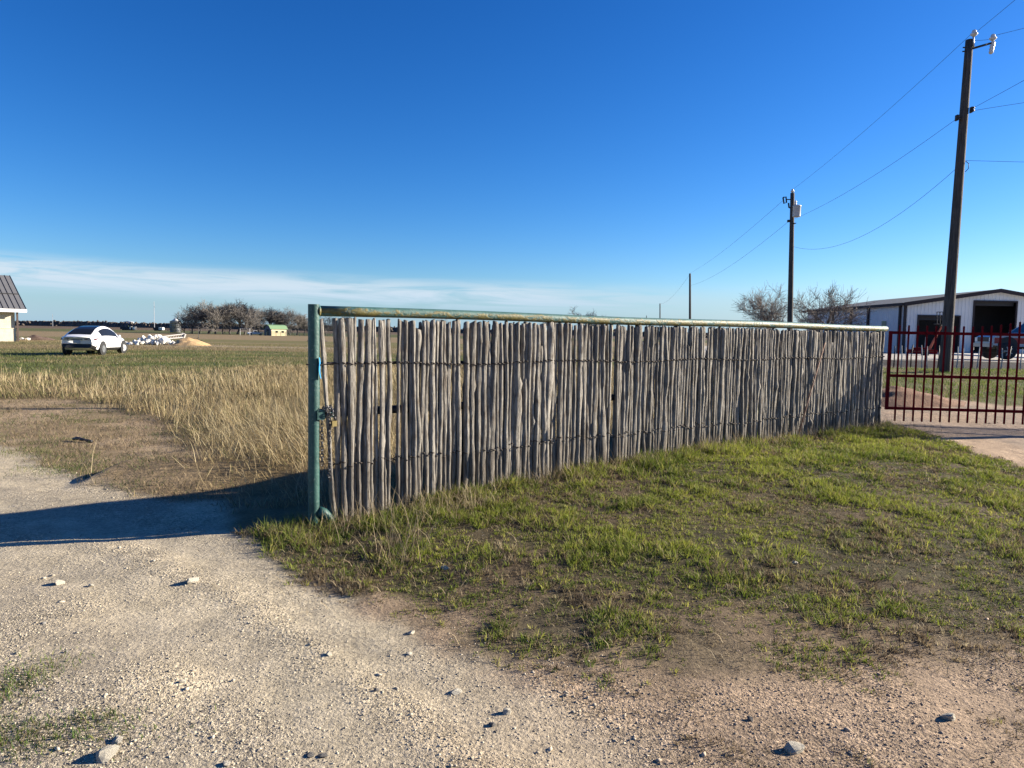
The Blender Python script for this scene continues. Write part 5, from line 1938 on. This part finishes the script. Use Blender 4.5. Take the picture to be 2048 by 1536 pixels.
# small green weeds on the lower left of the drive
XY = []
for px, py, sx, sy, nn in ((30, 1370, .10, .16, 1000), (110, 1470, .22, .07, 800), (20, 1490, .12, .08, 400), (200, 1435, .07, .03, 200), (140, 938, .30, .22, 1800), (60, 905, .4, .2, 1200)):
    q = gpt(px, py); XY.append(q[:2] + rng.normal(0, 1, (nn, 2)) * [sx, sy])
XY = np.concatenate(XY); n = len(XY)
blades('driveway_weeds', XY, rng.uniform(.012, .045, n), np.full(n, .0042), rng.uniform(.3, .95, n), rng.uniform(0, 6.28, n), grass_cols(n, XY[:, 0], XY[:, 1], np.full(n, .3)), M_grass,
       'thin green weeds growing in the gravel at lower left', 'grass', 2)

# ------------------------------------------------------------------ gravel and stones
bm = bmesh.new(); bmesh.ops.create_icosphere(bm, subdivisions=1, radius=1)
pv = np.array([v.co[:] for v in bm.verts]); pf_ = np.array([[v.index for v in f.verts] for f in bm.faces]); bm.free()


def d_grav(x, y):
    drive, dirt, knoll, gran = masks(x, y)
    u, v = uv(x, y)
    cl = fbm(x * 1.4 + 21, y * 1.4 + 3, 3)
    pk = (1 - knoll) * (v > 0) * (x > -0.5)
    d = np.maximum.reduce([drive, gran * .7, pk * .9, knoll * .10 * (v > 0.1)])
    return d * (1 - .7 * track(x, y)) * (.18 + .82 * sstep(.42, .62, cl)) * in_view(x, y) * np.clip((4.2 / np.maximum(y, 1)), .12, 1) ** 1.3


xy = scatter(60000, -9, 9, 2.0, 13, d_grav)
n = len(xy); x, y = xy.T
s = np.clip(.0026 * (1 - rng.random(n)) ** -.36, .0026, .013)
ang = rng.uniform(0, 6.28, n)
q = pv[None] * (1 + .8 * (rng.random((n, len(pv), 1)) - .5)) * (s[:, None] * np.stack([rng.uniform(.8, 1.6, n), rng.uniform(.7, 1.1, n), rng.uniform(.35, .75, n)], 1))[:, None]
ca_, sa_ = np.cos(ang)[:, None], np.sin(ang)[:, None]
q = np.stack([q[..., 0] * ca_ - q[..., 1] * sa_, q[..., 0] * sa_ + q[..., 1] * ca_, q[..., 2]], -1)
q = q + np.stack([x, y, hgt(x, y) + s * .25], 1)[:, None]
pinkw = sstep(-.6, .9, x - .15 * y)[:, None]
cs = np.array([.40, .35, .265]) * (1 - pinkw) + np.array([.35, .26, .185]) * pinkw
cs = np.where(rng.random((n, 1)) < .12, np.array([.18, .17, .155]), cs) * (.65 + .6 * rng.random((n, 1)))
big_q, big_c = q, cs
# grit: tiny chips, eight faces each
xy = scatter(250000, -5, 6, 2.0, 7.0, lambda x, y: np.clip(d_grav(x, y) * 1.5, 0, .85) * np.clip(4.0 / y, .1, 1) ** .6)
m = len(xy); x, y = xy.T
ov = np.array([(1, 0, 0), (-1, 0, 0), (0, 1, 0), (0, -1, 0), (0, 0, 1), (0, 0, -1)], float)
of = np.array([(0, 2, 4), (2, 1, 4), (1, 3, 4), (3, 0, 4), (2, 0, 5), (1, 2, 5), (3, 1, 5), (0, 3, 5)])
sg = np.clip(.0021 * (1 - rng.random(m)) ** -.3, .0021, .006)
g3 = ov[None] * (1 + .7 * (rng.random((m, 6, 1)) - .5)) * (sg[:, None] * np.stack([rng.uniform(.9, 1.7, m), rng.uniform(.8, 1.2, m), rng.uniform(.5, .95, m)], 1))[:, None]
an = rng.uniform(0, 6.28, m); ca_, sa_ = np.cos(an)[:, None], np.sin(an)[:, None]
g3 = np.stack([g3[..., 0] * ca_ - g3[..., 1] * sa_, g3[..., 0] * sa_ + g3[..., 1] * ca_, g3[..., 2]], -1) + np.stack([x, y, hgt(x, y) + sg * .2], 1)[:, None]
pk = sstep(-.6, .9, x - .15 * y)[:, None]
gcs = (np.array([.43, .375, .28]) * (1 - pk) + np.array([.36, .265, .185]) * pk)
gcs = np.where(rng.random((m, 1)) < .15, np.array([.17, .15, .13]), gcs) * (.55 + .75 * rng.random((m, 1)))
nb_ = n * len(pv)
q = np.concatenate([big_q.reshape(-1, 3), g3.reshape(-1, 3)])
tri_ = np.concatenate([(pf_[None] + (np.arange(n) * len(pv))[:, None, None]).reshape(-1, 3), nb_ + (of[None] + (np.arange(m) * 6)[:, None, None]).reshape(-1, 3)])
cs = np.concatenate([np.repeat(big_c, len(pv), 0), np.repeat(gcs, 6, 0)])
print('pebbles', n, 'grit', m)
o = np_mesh('loose_gravel', q, tri_, M_pebble, cs)
tag(o, 'loose tan and pink gravel scattered over the drive', 'gravel', kind='stuff')

STN = [(1588, 1503, 34, 'w', .8, 'pale angular stone alone at bottom right of the pink gravel'), (1897, 1438, 26, 'w', .7, 'whitish stone near the right edge among thin weeds'),
       (1500, 1440, 15, 'g', .8, 'small grey stone left of the whitish stones at lower right'), (1013, 1426, 20, 'w', .7, 'mottled pale stone at bottom centre'),
       (984, 1450, 19, 'g', .55, 'flat grey stone just below the mottled stone at bottom centre'), (914, 1386, 24, 'w', .45, 'flat pale stone slab on gravel left of bottom centre'),
       (213, 1516, 44, 'w', .6, 'large pale stone at the bottom left corner'), (236, 1484, 26, 'w', .5, 'tilted pale stone right above the large bottom left stone'),
       (386, 1165, 24, 'w', .8, 'pale stone casting a long shadow on the upper drive'), (117, 1168, 20, 'w', .7, 'pale stone on the drive at far left below the fence shadow'),
       (181, 1173, 12, 'w', .7, 'small pale stone on the left of the drive right of a larger one'), (365, 1365, 13, 'w', .8, 'small white stone in the middle of the drive'),
       (821, 1268, 16, 'w', .7, 'white stone at the grass edge of the drive'), (818, 1309, 14, 'w', .7, 'pale stone in gravel below the grass edge'),
       (890, 1138, 15, 'w', .8, 'white stone sitting in the green grass'), (762, 1146, 11, 'r', .8, 'small reddish stone in grass under dry stems'),
       (620, 1514, 18, 'g', .5, 'left one of two round grey stones at the bottom'), (646, 1513, 19, 'g', .5, 'right one of two round grey stones at the bottom'),
       (657, 1310, 13, 'w', .8, 'white stone on the drive right of its centre'), (452, 1530, 20, 'w', .6, 'white stone cut by the bottom edge of the picture'),
       (1588, 1128, 13, 'w', .8, 'small white stone in the right part of the green grass'), (694, 1148, 11, 'w', .8, 'white pebble in grass right of the drive edge'),
       (752, 1382, 12, 'g', .7, 'dark grey pebble on the pinkish drive'), (551, 1097, 12, 'w', .8, 'white pebble in the grass left of the corner post foot')]
for i, (px, py, s, kd, fl, lab) in enumerate(STN):
    q = gpt(px, py)
    r_ = s / 2 * math.hypot(q[0], q[1]) / FPX * 0.92
    me = rock_mesh(500 + i, fl, 2)
    me.materials.append({'w': M_rock, 'g': M_rockg, 'r': M_rockr}[kd])
    o = bpy.data.objects.new('stone', me); COL.objects.link(o)
    o.location = (q[0], q[1], q[2] + r_ * fl * .45); o.scale = (r_ * 1.15, r_ * .95, r_); o.rotation_euler = (0, 0, i * 1.3)
    tag(o, lab, 'stone')
q = gpt(165, 884)
mb = MB(); mb.tube([(-.16, .05, .03), (-.08, .02, .045), (.05, -.02, .03), (.17, -.07, .02)], [.022, .026, .02, .024], 7)
tag(mb.build('charred_stick', M_black, None, True, q), 'short black stick lying on the trampled dirt', 'stick')
print('built', len(bpy.data.objects), 'objects', sum(len(m.loops) - 2 * len(m.polygons) for m in bpy.data.meshes), 'triangles')
